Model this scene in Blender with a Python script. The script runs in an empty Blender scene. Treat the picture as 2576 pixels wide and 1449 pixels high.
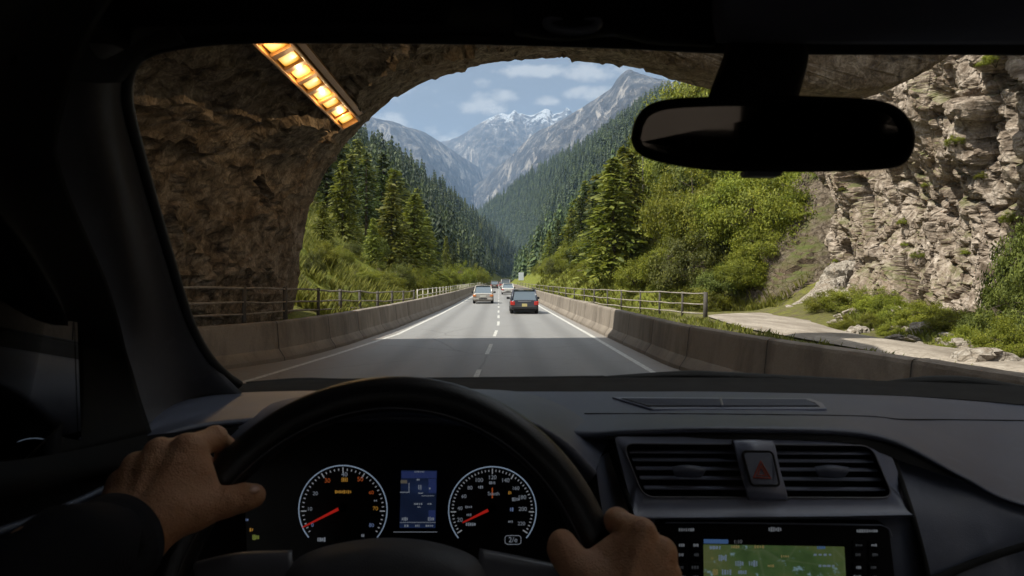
import bpy, math, random
import numpy as np
from mathutils import Vector, Matrix
SC = bpy.context.scene
COL = SC.collection
rad = math.radians
F = 1717.33            # focal length of the photograph in pixels of its 2576-wide view
VX, VY, EYE = 1255.0, 704.0, 2.0

def P(px, py, d):
    """point seen at (px, py) when it stands d metres in front of the eye"""
    return np.array(((px - VX) * d / F, d, EYE - (py - VY) * d / F))

# ---------------------------------------------------------------- noise
_rng = np.random.RandomState(7)
_PERM = _rng.permutation(512)
_G3 = _rng.normal(size=(512, 3)); _G3 /= np.linalg.norm(_G3, axis=1)[:, None]
_R4 = _rng.rand(512, 4)
def _h(i, j, k):
    return _PERM[(_PERM[(_PERM[i & 511] + j) & 511] + k) & 511]
def perlin(p):
    p = np.asarray(p, float); i = np.floor(p).astype(int); f = p - i
    u = f * f * f * (f * (f * 6 - 15) + 10); out = 0
    for dx in (0, 1):
        for dy in (0, 1):
            for dz in (0, 1):
                g = _G3[_h(i[:, 0] + dx, i[:, 1] + dy, i[:, 2] + dz)]
                v = ((f - (dx, dy, dz)) * g).sum(1)
                w = (u[:, 0] if dx else 1 - u[:, 0]) * (u[:, 1] if dy else 1 - u[:, 1]) * (u[:, 2] if dz else 1 - u[:, 2])
                out = out + v * w
    return out
def fbm(p, o=4, lac=2.03, gain=.5):
    p = np.asarray(p, float); a = 1.; s = 0
    for k in range(o):
        s = s + a * perlin(p + 17.3 * k); p = p * lac; a *= gain
    return s
def ridged(p, o=5, gain=.5):
    p = np.asarray(p, float); a = 1.; s = 0
    for k in range(o):
        s = s + a * (1 - 2.2 * np.abs(perlin(p + 9.1 * k))); p = p * 2.1; a *= gain
    return s
def facets(p):
    """blocky rock: every Voronoi cell is a tilted plane; returns offset and crack distance"""
    p = np.asarray(p, float); i = np.floor(p).astype(int)
    f1 = np.full(len(p), 9.); f2 = f1.copy(); val = np.zeros(len(p))
    for dx in (-1, 0, 1):
        for dy in (-1, 0, 1):
            for dz in (-1, 0, 1):
                h = _h(i[:, 0] + dx, i[:, 1] + dy, i[:, 2] + dz)
                c = i + (dx, dy, dz) + _R4[h, :3]
                d = p - c; r = (d * d).sum(1)
                v = (_R4[h, 3] - .5) + (d * _G3[(h * 7 + 3) & 511]).sum(1) * .55
                n = r < f1
                f2 = np.where(n, f1, np.minimum(f2, r)); f1 = np.where(n, r, f1); val = np.where(n, v, val)
    return val, np.sqrt(f2) - np.sqrt(f1)
def sstep(a, b, x):
    t = np.clip((x - a) / (b - a), 0, 1); return t * t * (3 - 2 * t)
def spline(pts, n):
    """Catmull-Rom through pts, resampled to n points evenly along its length"""
    pts = np.asarray(pts, float)
    if len(pts) == 2:
        t = np.linspace(0, 1, n)[:, None]; return pts[0] * (1 - t) + pts[1] * t
    q = np.vstack([2 * pts[0] - pts[1], pts, 2 * pts[-1] - pts[-2]]); out = []
    for k in range(1, len(q) - 2):
        t = np.linspace(0, 1, 24, endpoint=False)[:, None]; a, b, c, d = q[k - 1:k + 3]
        out.append(.5 * (2 * b + (c - a) * t + (2 * a - 5 * b + 4 * c - d) * t ** 2 + (3 * b - a - 3 * c + d) * t ** 3))
    out = np.vstack(out + [pts[-1:]])
    s = np.r_[0, np.cumsum(np.linalg.norm(np.diff(out, axis=0), axis=1))]
    t = np.linspace(0, s[-1], n)
    return np.stack([np.interp(t, s, out[:, k]) for k in range(out.shape[1])], 1)

# ---------------------------------------------------------------- objects
def tag(o, label=None, cat=None, group=None, kind=None):
    if label: o['label'] = label
    if cat: o['category'] = cat
    if group: o['group'] = group
    if kind: o['kind'] = kind
    return o
def empty(name, loc=(0, 0, 0), parent=None):
    o = bpy.data.objects.new(name, None); COL.objects.link(o); o.location = loc; o.empty_display_size = .1
    if parent: o.parent = parent
    return o
def raw_mesh(name, V, faces, smooth=False, mat=None):
    me = bpy.data.meshes.new(name)
    V = np.asarray(V, dtype=np.float32)
    if isinstance(faces, np.ndarray):
        n, k = faces.shape
        me.vertices.add(len(V)); me.vertices.foreach_set('co', V.ravel())
        me.loops.add(n * k); me.loops.foreach_set('vertex_index', faces.astype(np.int32).ravel())
        me.polygons.add(n); me.polygons.foreach_set('loop_start', np.arange(0, n * k, k, dtype=np.int32))
        me.update(calc_edges=True)
    else:
        me.from_pydata([tuple(map(float, v)) for v in V], [], [tuple(int(i) for i in f) for f in faces]); me.update()
    me.polygons.foreach_set('use_smooth', np.full(len(me.polygons), smooth)); me.update()
    if mat: me.materials.append(mat)
    return me
def link(name, me, parent=None, loc=None):
    o = bpy.data.objects.new(name, me); COL.objects.link(o)
    if parent: o.parent = parent
    if loc is not None: o.location = loc
    return o
class MB:
    """collects shapes and links them as ONE mesh object"""
    def __init__(s): s.v = []; s.f = []; s.n = 0
    def add(s, V, faces):
        V = np.asarray(V, float); s.v.append(V)
        s.f += [tuple(int(i) + s.n for i in f) for f in faces]; s.n += len(V); return s
    def box(s, c, size, rot=None, taper=1.0):
        x, y, z = [k / 2 for k in size]
        V = np.array([(sx * x * (taper if sz > 0 else 1), sy * y * (taper if sz > 0 else 1), sz * z) for sz in (-1, 1) for sx, sy in ((-1, -1), (1, -1), (1, 1), (-1, 1))])
        if rot is not None: V = V @ np.array(rot).T
        return s.add(V + np.asarray(c), [(3, 2, 1, 0), (4, 5, 6, 7), (0, 1, 5, 4), (1, 2, 6, 5), (2, 3, 7, 6), (3, 0, 4, 7)])
    def tube(s, path, r, n=8, cap=True, closed=False):
        path = np.asarray(path, float); m = len(path); r = np.broadcast_to(np.asarray(r, float), (m,))
        t = np.roll(path, -1, 0) - np.roll(path, 1, 0)
        if not closed: t[0] = path[1] - path[0]; t[-1] = path[-1] - path[-2]
        t /= np.linalg.norm(t, axis=1)[:, None] + 1e-12
        up = np.array((0, 0, 1.)) if abs(t[0][2]) < .9 else np.array((1., 0, 0))
        u = np.cross(t[0], up); u /= np.linalg.norm(u); V = []; a = np.arange(n) * 2 * np.pi / n
        for k in range(m):
            u = u - t[k] * (u @ t[k]); u /= np.linalg.norm(u); w = np.cross(t[k], u)
            V.append(path[k] + r[k] * (np.cos(a)[:, None] * u + np.sin(a)[:, None] * w))
        fs = []
        for k in range(m if closed else m - 1):
            k2 = (k + 1) % m
            for j in range(n):
                fs.append((k * n + j, k * n + (j + 1) % n, k2 * n + (j + 1) % n, k2 * n + j))
        if cap and not closed: fs += [tuple(range(n))[::-1], tuple(range((m - 1) * n, m * n))]
        return s.add(np.vstack(V), fs)
    def grid(s, G, closed_u=False):
        G = np.asarray(G, float); a, b = G.shape[:2]; fs = []
        for i in range(a if closed_u else a - 1):
            i2 = (i + 1) % a
            for j in range(b - 1): fs.append((i * b + j, i * b + j + 1, i2 * b + j + 1, i2 * b + j))
        return s.add(G.reshape(-1, 3), fs)
    def prism(s, poly, vec):
        """closed outline (n,3) pushed along vec"""
        A = np.asarray(poly, float); n = len(A)
        fs = [tuple(range(n))[::-1], tuple(range(n, 2 * n))] + [(i, (i + 1) % n, n + (i + 1) % n, n + i) for i in range(n)]
        return s.add(np.vstack([A, A + np.asarray(vec)]), fs)
    def build(s, name, mat, parent=None, smooth=False, bevel=0, subsurf=0, solid=0, loc=None, seg=2):
        V = np.vstack(s.v)
        if loc is not None: V = V - np.asarray(loc)
        o = link(name, raw_mesh(name, V, s.f, smooth, mat), parent, loc)
        if solid:
            m = o.modifiers.new('thick', 'SOLIDIFY'); m.thickness = solid; m.offset = 0
        if bevel:
            m = o.modifiers.new('bev', 'BEVEL'); m.width = bevel; m.segments = seg; m.limit_method = 'ANGLE'; m.angle_limit = rad(40)
        if subsurf:
            m = o.modifiers.new('sub', 'SUBSURF'); m.levels = m.render_levels = subsurf
        return o
def grid_faces(a, b):
    i = np.arange(a - 1)[:, None] * b + np.arange(b - 1)[None, :]; i = i.ravel()
    return np.stack([i, i + 1, i + b + 1, i + b], 1)
def copy_thing(o, loc=None, rz=None, scale=None):
    c = o.copy(); COL.objects.link(c)
    if loc is not None: c.location = loc
    if rz is not None: c.rotation_euler = (0, 0, rz)
    if scale is not None: c.scale = scale if hasattr(scale, '__len__') else (scale,) * 3
    for ch in list(o.children):
        d = ch.copy(); COL.objects.link(d); d.parent = c
        for g in list(ch.children):
            e = g.copy(); COL.objects.link(e); e.parent = d
    return c

# ---------------------------------------------------------------- materials
class NT:
    def __init__(s, name):
        s.m = bpy.data.materials.new(name); s.m.use_nodes = True; s.t = s.m.node_tree; s.t.nodes.clear()
        s.out = s.n('ShaderNodeOutputMaterial')
    def n(s, typ, **kw):
        n = s.t.nodes.new(typ)
        for k, v in kw.items():
            if k.startswith('i_'):
                key = k[2:]; key = int(key) if key.isdigit() else key.replace('_', ' ')
                if hasattr(v, 'node'): s.t.links.new(v, n.inputs[key])
                else: n.inputs[key].default_value = v
            else: setattr(n, k, v)
        return n
    def noise(s, scale, detail=4, rough=.55, vec=None, dist=0):
        n = s.n('ShaderNodeTexNoise', i_Scale=scale, i_Detail=detail, i_Roughness=rough, i_Distortion=dist)
        s.t.links.new(vec if vec is not None else s.pos(), n.inputs['Vector']); return n.outputs['Fac']
    def voro(s, scale, vec=None, feature='F1', out='Distance'):
        n = s.n('ShaderNodeTexVoronoi', feature=feature, i_Scale=scale)
        s.t.links.new(vec if vec is not None else s.pos(), n.inputs['Vector']); return n.outputs[out]
    def pos(s):
        if not hasattr(s, '_p'): s._p = s.n('ShaderNodeNewGeometry').outputs['Position']
        return s._p
    def objpos(s):
        return s.n('ShaderNodeTexCoord').outputs['Object']
    def mapv(s, vec, scale=(1, 1, 1), rot=(0, 0, 0)):
        return s.n('ShaderNodeMapping', i_Vector=vec, i_Scale=scale, i_Rotation=rot).outputs[0]
    def ramp(s, fac, stops, interp='LINEAR'):
        r = s.n('ShaderNodeValToRGB', i_Fac=fac); e = r.color_ramp; e.interpolation = interp
        while len(e.elements) < len(stops): e.elements.new(.5)
        for k, (p, c) in enumerate(stops):
            e.elements[k].position = p
            e.elements[k].color = (c, c, c, 1) if not hasattr(c, '__len__') else (*c[:3], 1)
        return r.outputs[0]
    def mix(s, fac, a, b, mode='MIX'):
        m = s.n('ShaderNodeMix', data_type='RGBA', blend_type=mode)
        for k, v in ((0, fac), (6, a), (7, b)):
            if hasattr(v, 'node'): s.t.links.new(v, m.inputs[k])
            else: m.inputs[k].default_value = v if k == 0 else (*v[:3], 1)
        return m.outputs[2]
    def math(s, op, a, b=0.):
        m = s.n('ShaderNodeMath', operation=op)
        for k, v in ((0, a), (1, b)):
            if hasattr(v, 'node'): s.t.links.new(v, m.inputs[k])
            else: m.inputs[k].default_value = v
        return m.outputs[0]
    def bump(s, h, strength=.5, dist=.02, nrm=None):
        b = s.n('ShaderNodeBump', i_Strength=strength, i_Distance=dist, i_Height=h)
        if nrm is not None: s.t.links.new(nrm, b.inputs['Normal'])
        return b.outputs[0]
    def bsdf(s, color, rough=.6, normal=None, metal=0., spec=.5, **kw):
        b = s.n('ShaderNodeBsdfPrincipled')
        for k, v in (('Base Color', color), ('Roughness', rough), ('Metallic', metal), ('Specular IOR Level', spec)):
            if hasattr(v, 'node'): s.t.links.new(v, b.inputs[k])
            else: b.inputs[k].default_value = (*v[:3], 1) if k == 'Base Color' else v
        for k, v in kw.items(): b.inputs[k.replace('_', ' ')].default_value = v
        if normal is not None: s.t.links.new(normal, b.inputs['Normal'])
        return b.outputs[0]
    def done(s, shader):
        s.t.links.new(shader, s.out.inputs['Surface']); return s.m
def simple(name, col, rough=.5, metal=0., spec=.5, var=.25, nscale=40, bump=.0, bscale=300, bd=.001):
    t = NT(name); p = t.objpos()
    c = t.mix(t.noise(nscale, 4, .6, p), [k * (1 - var) for k in col], [k * (1 + var) for k in col])
    nm = t.bump(t.noise(bscale, 3, .6, p), bump, bd) if bump else None
    rr = t.math('MULTIPLY_ADD', t.noise(nscale * .7, 3, .6, p), .2); rr.node.inputs[2].default_value = rough - .1
    return t.done(t.bsdf(c, rr, nm, metal, spec))
def emitter(name, col, strength, base=(.02, .02, .02)):
    t = NT(name)
    p = t.objpos(); c = t.mix(t.noise(30, 2, .5, p), [k * .9 for k in col], col)
    b = t.bsdf(base, .4); n = b.node
    t.t.links.new(c, n.inputs['Emission Color']); n.inputs['Emission Strength'].default_value = strength
    return t.done(b)
def glass(name, tint, gloss=.05, rough=0.):
    """a thin pane: mostly see-through, mirrors at a grazing angle"""
    t = NT(name)
    tr = t.n('ShaderNodeBsdfTransparent', i_Color=(*tint, 1)).outputs[0]
    gl = t.n('ShaderNodeBsdfGlossy', i_Color=(1, 1, 1, 1), i_Roughness=rough).outputs[0]
    lw = t.n('ShaderNodeLayerWeight', i_Blend=.18).outputs['Fresnel']
    return t.done(t.n('ShaderNodeMixShader', i_0=t.math('MULTIPLY', lw, gloss), i_1=tr, i_2=gl).outputs[0])
# ================================================================ materials of the place
def rock_mat(name, c_dark, c_mid, c_light, rust, scale=1., moss=0., crackf=.5):
    t = NT(name); p = t.pos()
    n1 = t.noise(.35 * scale, 6, .6, p); n2 = t.noise(2.2 * scale, 8, .65, p, .6); n3 = t.noise(11 * scale, 6, .7, p)
    c = t.ramp(n2, [(.36, c_dark), (.5, c_mid), (.63, c_light)])
    c = t.mix(t.ramp(n1, [(.47, 0.), (.66, .5)]), c, t.mix(n3, [k * .7 for k in rust], rust))
    c = t.mix(t.ramp(n3, [(.35, .55), (.6, 0.)]), c, c_dark)
    crack = t.voro(1.3 * scale, t.mix(.12, p, t.n('ShaderNodeTexNoise', i_Scale=1.7 * scale, i_Vector=p, i_Detail=4.).outputs['Color']), 'DISTANCE_TO_EDGE')
    c = t.mix(t.ramp(crack, [(.0, crackf), (.03, 0.)]), c, [k * .4 for k in c_dark])
    if moss:
        up = t.n('ShaderNodeSeparateXYZ', i_0=t.n('ShaderNodeNewGeometry').outputs['Normal']).outputs[2]
        f = t.math('MULTIPLY', t.ramp(up, [(.35, 0.), (.75, 1.)]), t.ramp(n1, [(.45, 0.), (.6, moss)]))
        c = t.mix(f, c, (.07, .085, .02))
    h = t.math('ADD', t.math('MULTIPLY', n2, 1.0), t.math('MULTIPLY', n3, .35))
    h = t.math('ADD', h, t.math('MULTIPLY', t.ramp(crack, [(0., 0.), (.06, .6)]), crackf))
    return t.done(t.bsdf(c, .9, t.bump(h, .9, .12), spec=.2))
M = {}
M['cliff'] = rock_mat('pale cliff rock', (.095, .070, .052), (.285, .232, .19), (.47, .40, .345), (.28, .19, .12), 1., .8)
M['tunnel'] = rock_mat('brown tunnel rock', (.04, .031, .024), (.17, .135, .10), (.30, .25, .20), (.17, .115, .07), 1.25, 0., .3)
M['stone'] = rock_mat('boulder stone', (.14, .115, .09), (.32, .28, .24), (.46, .42, .38), (.25, .18, .12), 2.5)
def asphalt():
    t = NT('worn asphalt'); p = t.pos(); s = t.n('ShaderNodeSeparateXYZ', i_0=p)
    big = t.noise(.5, 5, .6, t.mapv(p, (1, .12, 1))); fine = t.noise(60, 3, .8, p); mid = t.noise(4, 5, .6, p)
    c = t.mix(big, (.165, .16, .158), (.235, .23, .226)); c = t.mix(t.ramp(fine, [(.35, .35), (.65, 0.)]), c, (.045, .044, .044))
    c = t.mix(t.ramp(mid, [(.55, 0.), (.75, .35)]), c, (.075, .072, .07))
    # darker wheel tracks, sealed cracks
    w = t.math('ABSOLUTE', t.math('SUBTRACT', t.math('ABSOLUTE', t.math('SUBTRACT', t.math('ABSOLUTE', t.math('ADD', s.outputs[0], .05)), 1.7)), .78))
    c = t.mix(t.ramp(w, [(.1, .5), (.42, 0.)]), c, (.10, .096, .094))
    ck = t.voro(.22, t.mix(.25, p, t.n('ShaderNodeTexNoise', i_Scale=.8, i_Vector=p, i_Detail=5.).outputs['Color']), 'DISTANCE_TO_EDGE')
    c = t.mix(t.ramp(ck, [(0., .45), (.005, 0.)]), c, (.025, .024, .024))
    # dirt along the edges
    e = t.math('ABSOLUTE', t.math('ADD', s.outputs[0], .2))
    c = t.mix(t.math('MULTIPLY', t.ramp(t.math('MULTIPLY', e, .1), [(.33, 0.), (.4, .8)]), mid), c, (.17, .125, .085))
    return t.done(t.bsdf(c, .62, t.bump(fine, .5, .008), spec=.35))
M['asphalt'] = asphalt()
def grass_mat():
    t = NT('grassy slope'); p = t.pos()
    n1 = t.noise(.28, 6, .62, p); n2 = t.noise(2.4, 6, .7, p, .5); n3 = t.noise(14, 4, .7, p)
    g = t.ramp(n2, [(.3, (.05, .062, .012)), (.5, (.125, .14, .022)), (.7, (.20, .20, .038))])
    soil = t.ramp(n3, [(.3, (.065, .047, .032)), (.7, (.18, .14, .10))])
    c = t.mix(t.ramp(n1, [(.55, 0.), (.66, .85)]), g, soil)
    x = t.n('ShaderNodeSeparateXYZ', i_0=p)
    # gravelly verge beside the near path
    near = t.math('MULTIPLY', t.ramp(t.math('MULTIPLY', t.math('SUBTRACT', x.outputs[1], t.math('MULTIPLY', x.outputs[0], .55)), .01), [(.36, 1.), (.42, 0.)]), t.ramp(t.math('MULTIPLY', x.outputs[0], .02), [(.1, 0.), (.12, .85)]))
    c = t.mix(t.math('MULTIPLY', near, t.ramp(n2, [(.3, 1.), (.62, .25)])), c, soil)
    return t.done(t.bsdf(c, .95, t.bump(t.math('ADD', n2, n3), .9, .15), spec=.1))
M['grass_ground'] = grass_mat()
def gravel_mat():
    t = NT('pale dusty track'); p = t.pos(); n1 = t.ramp(t.noise(1.1, 7, .65, t.mapv(p, (1, .22, 1)), .4), [(.36, 0.), (.62, 1.)]); n2 = t.noise(9, 5, .7, p); n3 = t.noise(45, 3, .7, p)
    c = t.mix(n1, (.17, .145, .12), (.33, .29, .25)); c = t.mix(t.ramp(n2, [(.46, 0.), (.66, .75)]), c, (.15, .122, .098))
    c = t.mix(t.ramp(n3, [(.3, .4), (.5, 0.)]), c, (.16, .135, .11))
    return t.done(t.bsdf(c, .9, t.bump(t.math('ADD', n2, n3), .6, .03), spec=.2))
M['track'] = gravel_mat()
def concrete_mat():
    t = NT('stained concrete'); p = t.pos(); n1 = t.noise(.8, 6, .6, p); st = t.noise(1.1, 7, .68, t.mapv(p, (1, 1, .35)), .5); n3 = t.noise(30, 4, .7, p)
    c = t.mix(n1, (.17, .142, .118), (.265, .228, .193)); c = t.mix(t.ramp(st, [(.40, .55), (.58, 0.)]), c, (.085, .07, .058))
    c = t.mix(t.ramp(n3, [(.3, .4), (.5, 0.)]), c, (.12, .10, .08))
    z = t.n('ShaderNodeSeparateXYZ', i_0=p).outputs[2]
    c = t.mix(t.math('MULTIPLY', t.ramp(z, [(.05, .8), (.3, 0.)]), st), c, (.07, .055, .042))
    b = t.math('ADD', n3, t.math('MULTIPLY', t.noise(7, 5, .7, p), 1.5))
    return t.done(t.bsdf(c, .85, t.bump(b, .5, .02), spec=.25))
M['concrete'] = concrete_mat()
def paint_mat():
    t = NT('worn road paint'); p = t.pos(); c = t.mix(t.ramp(t.noise(9, 6, .75, p), [(.38, .05), (.6, .8)]), (.58, .57, .54), (.16, .155, .15))
    return t.done(t.bsdf(c, .6, spec=.3))
M['paint'] = paint_mat()
def wood_mat():
    t = NT('weathered rail timber'); p = t.pos(); n = t.noise(3, 6, .65, p); f = t.noise(26, 5, .7, t.mapv(p, (1, .2, 1)))
    c = t.mix(n, (.16, .135, .11), (.36, .325, .285)); c = t.mix(t.ramp(f, [(.35, .6), (.55, 0.)]), c, (.06, .05, .04))
    return t.done(t.bsdf(c, .85, t.bump(f, .5, .01), spec=.2))
M['wood'] = wood_mat()
M['dark_wood'] = simple('dark post timber', (.055, .048, .042), .85, var=.4, nscale=5)
def hill_mat():
    t = NT('forest floor'); p = t.pos(); n = t.noise(.05, 6, .65, p); f = t.noise(.4, 5, .7, p)
    c = t.ramp(f, [(.3, (.018, .028, .010)), (.55, (.04, .055, .018)), (.75, (.085, .095, .03))]); c = t.mix(t.ramp(n, [(.6, 0.), (.72, .6)]), c, (.17, .14, .10))
    return t.done(t.bsdf(c, .95, t.bump(f, .8, 1.5), spec=.05))
M['hill'] = hill_mat()
def mountain_mat(name, snow, green):
    t = NT(name); p = t.pos(); g = t.n('ShaderNodeNewGeometry'); nz = t.n('ShaderNodeSeparateXYZ', i_0=g.outputs['Normal']).outputs[2]; z = t.n('ShaderNodeSeparateXYZ', i_0=p).outputs[2]
    n = t.noise(.0022, 8, .68, p, .4); f = t.noise(.014, 8, .72, p); ff = t.noise(.06, 5, .7, p)
    c = t.ramp(f, [(.32, (.02, .02, .024)), (.5, (.06, .057, .057)), (.66, (.21, .195, .18))])
    veg = t.math('MULTIPLY', t.ramp(t.math('ADD', t.math('MULTIPLY', z, -.0011), t.math('ADD', n, .35)), [(.35, 0.), (.55, 1.)]), green)
    c = t.mix(veg, c, t.mix(ff, (.025, .035, .018), (.085, .085, .045)))
    sc = t.ramp(t.noise(.006, 6, .75, t.mapv(p, (1.6, .5, .35)), 1.), [(.55, 0.), (.63, .85)])
    c = t.mix(sc, c, (.42, .375, .33))
    if snow:
        k = t.math('ADD', t.math('MULTIPLY', z, .0016), t.math('ADD', t.math('MULTIPLY', t.noise(.008, 8, .72, t.mapv(p, (1, 1, .6)), .6), 2.2), t.math('MULTIPLY', nz, .7)))
        c = t.mix(t.ramp(t.math('MULTIPLY', k, .25), [(snow, 0.), (snow + .02, 1.)]), c, (.42, .44, .47))
    return t.done(t.bsdf(c, .95, t.bump(t.math('ADD', f, t.math('MULTIPLY', ff, .5)), 1., 40.), spec=.05))
M['mount_far'] = mountain_mat('far snowy rock', .972, .75)
M['mount_left'] = mountain_mat('left scree mountain', 0, .9)
M['mount_right'] = mountain_mat('right grey rock mountain', 0, .62)

# ================================================================ the lie of the land
def xv(y): return np.where(y > 300, ((np.maximum(y, 300) - 300) / 700.) ** 2 * 45, 0.)
KLy, KLv = [60, 150, 300, 500, 700, 1000, 1200, 1500], [.66, .80, 1.08, 1.40, 1.72, 1.85, 1.3, 1.]
CLy, CLv = [0, 300, 500, 700, 900, 1000, 1100, 1200, 1380], [60, 64, 77, 77, 71, 66, 54, 39, -2]
XRy, XRv = [0, 31, 36, 41, 46, 52, 60, 80, 4000], [25, 25, 20.5, 16.5, 13.2, 10, 7.2, 5.9, 5.9]
CRy, CRv = [0, 200, 350, 480, 600, 700], [62, 62, 52, 30, 9, -2]
def height(x, y):
    x = np.asarray(x, float); y = np.asarray(y, float); p = np.stack([x, y, np.zeros_like(x)], -1).reshape(-1, 3)
    n = (fbm(p * .11, 4) * .9).reshape(x.shape); n2 = (fbm(p * .6 + 40, 3) * .28).reshape(x.shape)
    s = -(x - xv(y)) - 5.0
    near = sstep(19, 27, y)
    h = np.where(s > 0, s * np.interp(y, KLy, KLv), 0) * near
    h += np.where(s > 0, .55 * sstep(0, 1.2, s), 0) * (1 - sstep(28, 60, y))
    cap = np.interp(y, CLy, CLv); h = np.where(s > 0, cap - np.logaddexp(0, (cap - h) / 5.) * 5. + np.logaddexp(0, cap / 5.) * 5. - cap, 0)
    g = x - xv(y) - np.interp(y, XRy, XRv)
    hr = np.where(g > 0, g * np.interp(y, [40, 300], [.78, .98]), 0); capr = np.interp(y, CRy, CRv)
    hr = np.where(g > 0, capr - np.logaddexp(0, (capr - hr) / 4.) * 4. + np.logaddexp(0, capr / 4.) * 4. - capr, 0)
    h = np.maximum(h, 0) + np.maximum(hr, 0)
    h += sstep(13.0, 17.5, x) * (1 - sstep(36, 44, y)) * .8
    rough = np.clip(np.maximum(s, g) / 3., 0, 1) * np.where(y > 22, 1, 0)
    h += (n * np.clip(np.maximum(s, g) / 8, .1, 2.2) + n2) * rough
    verge = sstep(13.2, 14.2, x) * (1 - sstep(40, 44, y)); h += n2 * verge * .7
    h += .10 * (sstep(4.6, 6.5, x) - sstep(9.0, 9.8, x)) * (1 - sstep(45, 60, y))
    return np.where((y > 1380) | (y < -2), np.minimum(h, 0), h)
def axis_pts(lo, hi, near_lo, near_hi, step, growth):
    a = list(np.arange(near_lo, near_hi, step)); s = step; v = a[-1]
    while v < hi: s *= growth; v += s; a.append(v)
    s = step; v = a[0]; b = []
    while v > lo: s *= growth; v -= s; b.append(v)
    return np.array(b[::-1] + a)
gx = axis_pts(-4200, 4200, -22, 26, .42, 1.045); gy = axis_pts(-400, 7600, 8, 62, .55, 1.022)
GX, GY = np.meshgrid(gx, gy, indexing='ij')
GZ = height(GX, GY)
LBy, LBx = [-30, 4, 9, 12, 15, 17, 18.5, 21, 24, 28, 43, 57, 4000], [-10.4, -10.2, -9.4, -7.9, -6.15, -5.2, -4.9, -4.62, -4.45, -4.22, -3.85, -3.65, -3.62]
RBy, RBx = [-30, 4, 7.2, 9.2, 10.6, 12.5, 15.7, 22.9, 36, 60, 4000], [5.6, 5.5, 5.42, 5.12, 4.72, 4.33, 3.92, 3.78, 3.58, 3.45, 3.45]
inroad = (GX - xv(GY) > np.interp(GY, LBy, LBx) - .9) & (GX - xv(GY) < np.interp(GY, RBy, RBx) + .6) & (GY < 1300); GZ = np.where(inroad, -.05, GZ)
V = np.stack([GX, GY, GZ], -1).reshape(-1, 3)
ground = link('ground', raw_mesh('ground', V, grid_faces(len(gx), len(gy))[:, ::-1], True, M['grass_ground']))
tag(ground, 'grassy and stony valley floor with banks on both sides of the road', 'ground', kind='structure')

def ribbon(yL, xL, yR, xR, z, ys, wave=0):
    """a sheet between two edges given as x over y"""
    a = np.stack([np.interp(ys, yL, xL) + xv(ys), ys, np.full_like(ys, z)], 1); b = np.stack([np.interp(ys, yR, xR) + xv(ys), ys, np.full_like(ys, z)], 1)
    return np.stack([a, b])
LBy, LBx = [-30, 4, 9, 12, 15, 17, 18.5, 21, 24, 28, 43, 57, 4000], [-10.4, -10.2, -9.4, -7.9, -6.15, -5.2, -4.9, -4.62, -4.45, -4.22, -3.85, -3.65, -3.62]
RBy, RBx = [-30, 4, 7.2, 9.2, 10.6, 12.5, 15.7, 22.9, 36, 60, 4000], [5.6, 5.5, 5.42, 5.12, 4.72, 4.33, 3.92, 3.78, 3.58, 3.45, 3.45]
ysr = np.r_[np.arange(-30, 60, 1.), np.arange(60, 300, 6.), np.arange(300, 900, 12.)]
road = MB().grid(ribbon(LBy, np.array(LBx) - .4, RBy, np.array(RBx) + .4, .0, ysr)[::-1]).build('road', M['asphalt'])
tag(road, 'two lane grey asphalt road running straight out of the tunnel into the valley', 'road', kind='structure')
LLy, LLx = [-30, 10, 14, 18, 25, 40, 62, 4000], [-6.2, -5.5, -4.9, -4.42, -3.72, -3.4, -3.22, -3.2]
RLy, RLx = [-30, 14, 25, 49, 4000], [3.5, 3.34, 3.3, 3.08, 3.05]
MB().grid(ribbon(LLy, np.array(LLx) - .07, LLy, np.array(LLx) + .07, .004, ysr)[::-1]).build('edge_line', M['paint'], road)
MB().grid(ribbon(RLy, np.array(RLx) - .07, RLy, np.array(RLx) + .07, .004, ysr)[::-1]).build('edge_line', M['paint'], road)
DCy, DCx = [-10, 14.5, 20, 27.4, 31, 4000], [-1., -.46, -.27, -.08, -.02, 0]
for k in range(36):
    y0 = 12.6 + k * (5.75 if k < 5 else 7.2) - (0 if k < 5 else 7); ys = np.linspace(y0, y0 + (2.9 if k else 2.6), 3)
    MB().grid(ribbon(DCy, np.array(DCx) - .055, DCy, np.array(DCx) + .055, .004, ys)[::-1]).build('lane_dash', M['paint'], road)
# side track on the right
TRn = spline([(10.4, -12), (10.3, 8), (10.2, 17), (10.0, 22), (9.9, 27), (10.6, 33), (11.6, 37.5), (14.5, 39.6), (19, 40.5), (27, 40.5)], 120)
TRf = spline([(14.2, -12), (13.6, 8), (13.0, 16), (12.6, 20.7), (12.9, 25), (13.8, 29), (15.2, 32), (17.2, 34.2), (21, 35.5), (28, 36)], 120)
G = []
for t in np.linspace(0, 1, 14):
    q = TRn * (1 - t) + TRf * t; z = height(q[:, 0], q[:, 1]); z = np.where(q[:, 1] > 30, np.minimum(z, .25), np.minimum(z, .15))
    G.append(np.c_[q, z * 0 + .17 - .10 * abs(2 * t - 1) ** 4 - .0 * z])
path = MB().grid(np.array(G)[::-1]).build('path', M['track'], smooth=True)
tag(path, 'pale dusty side track curving away beneath the cliff', 'path', kind='structure')

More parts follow.
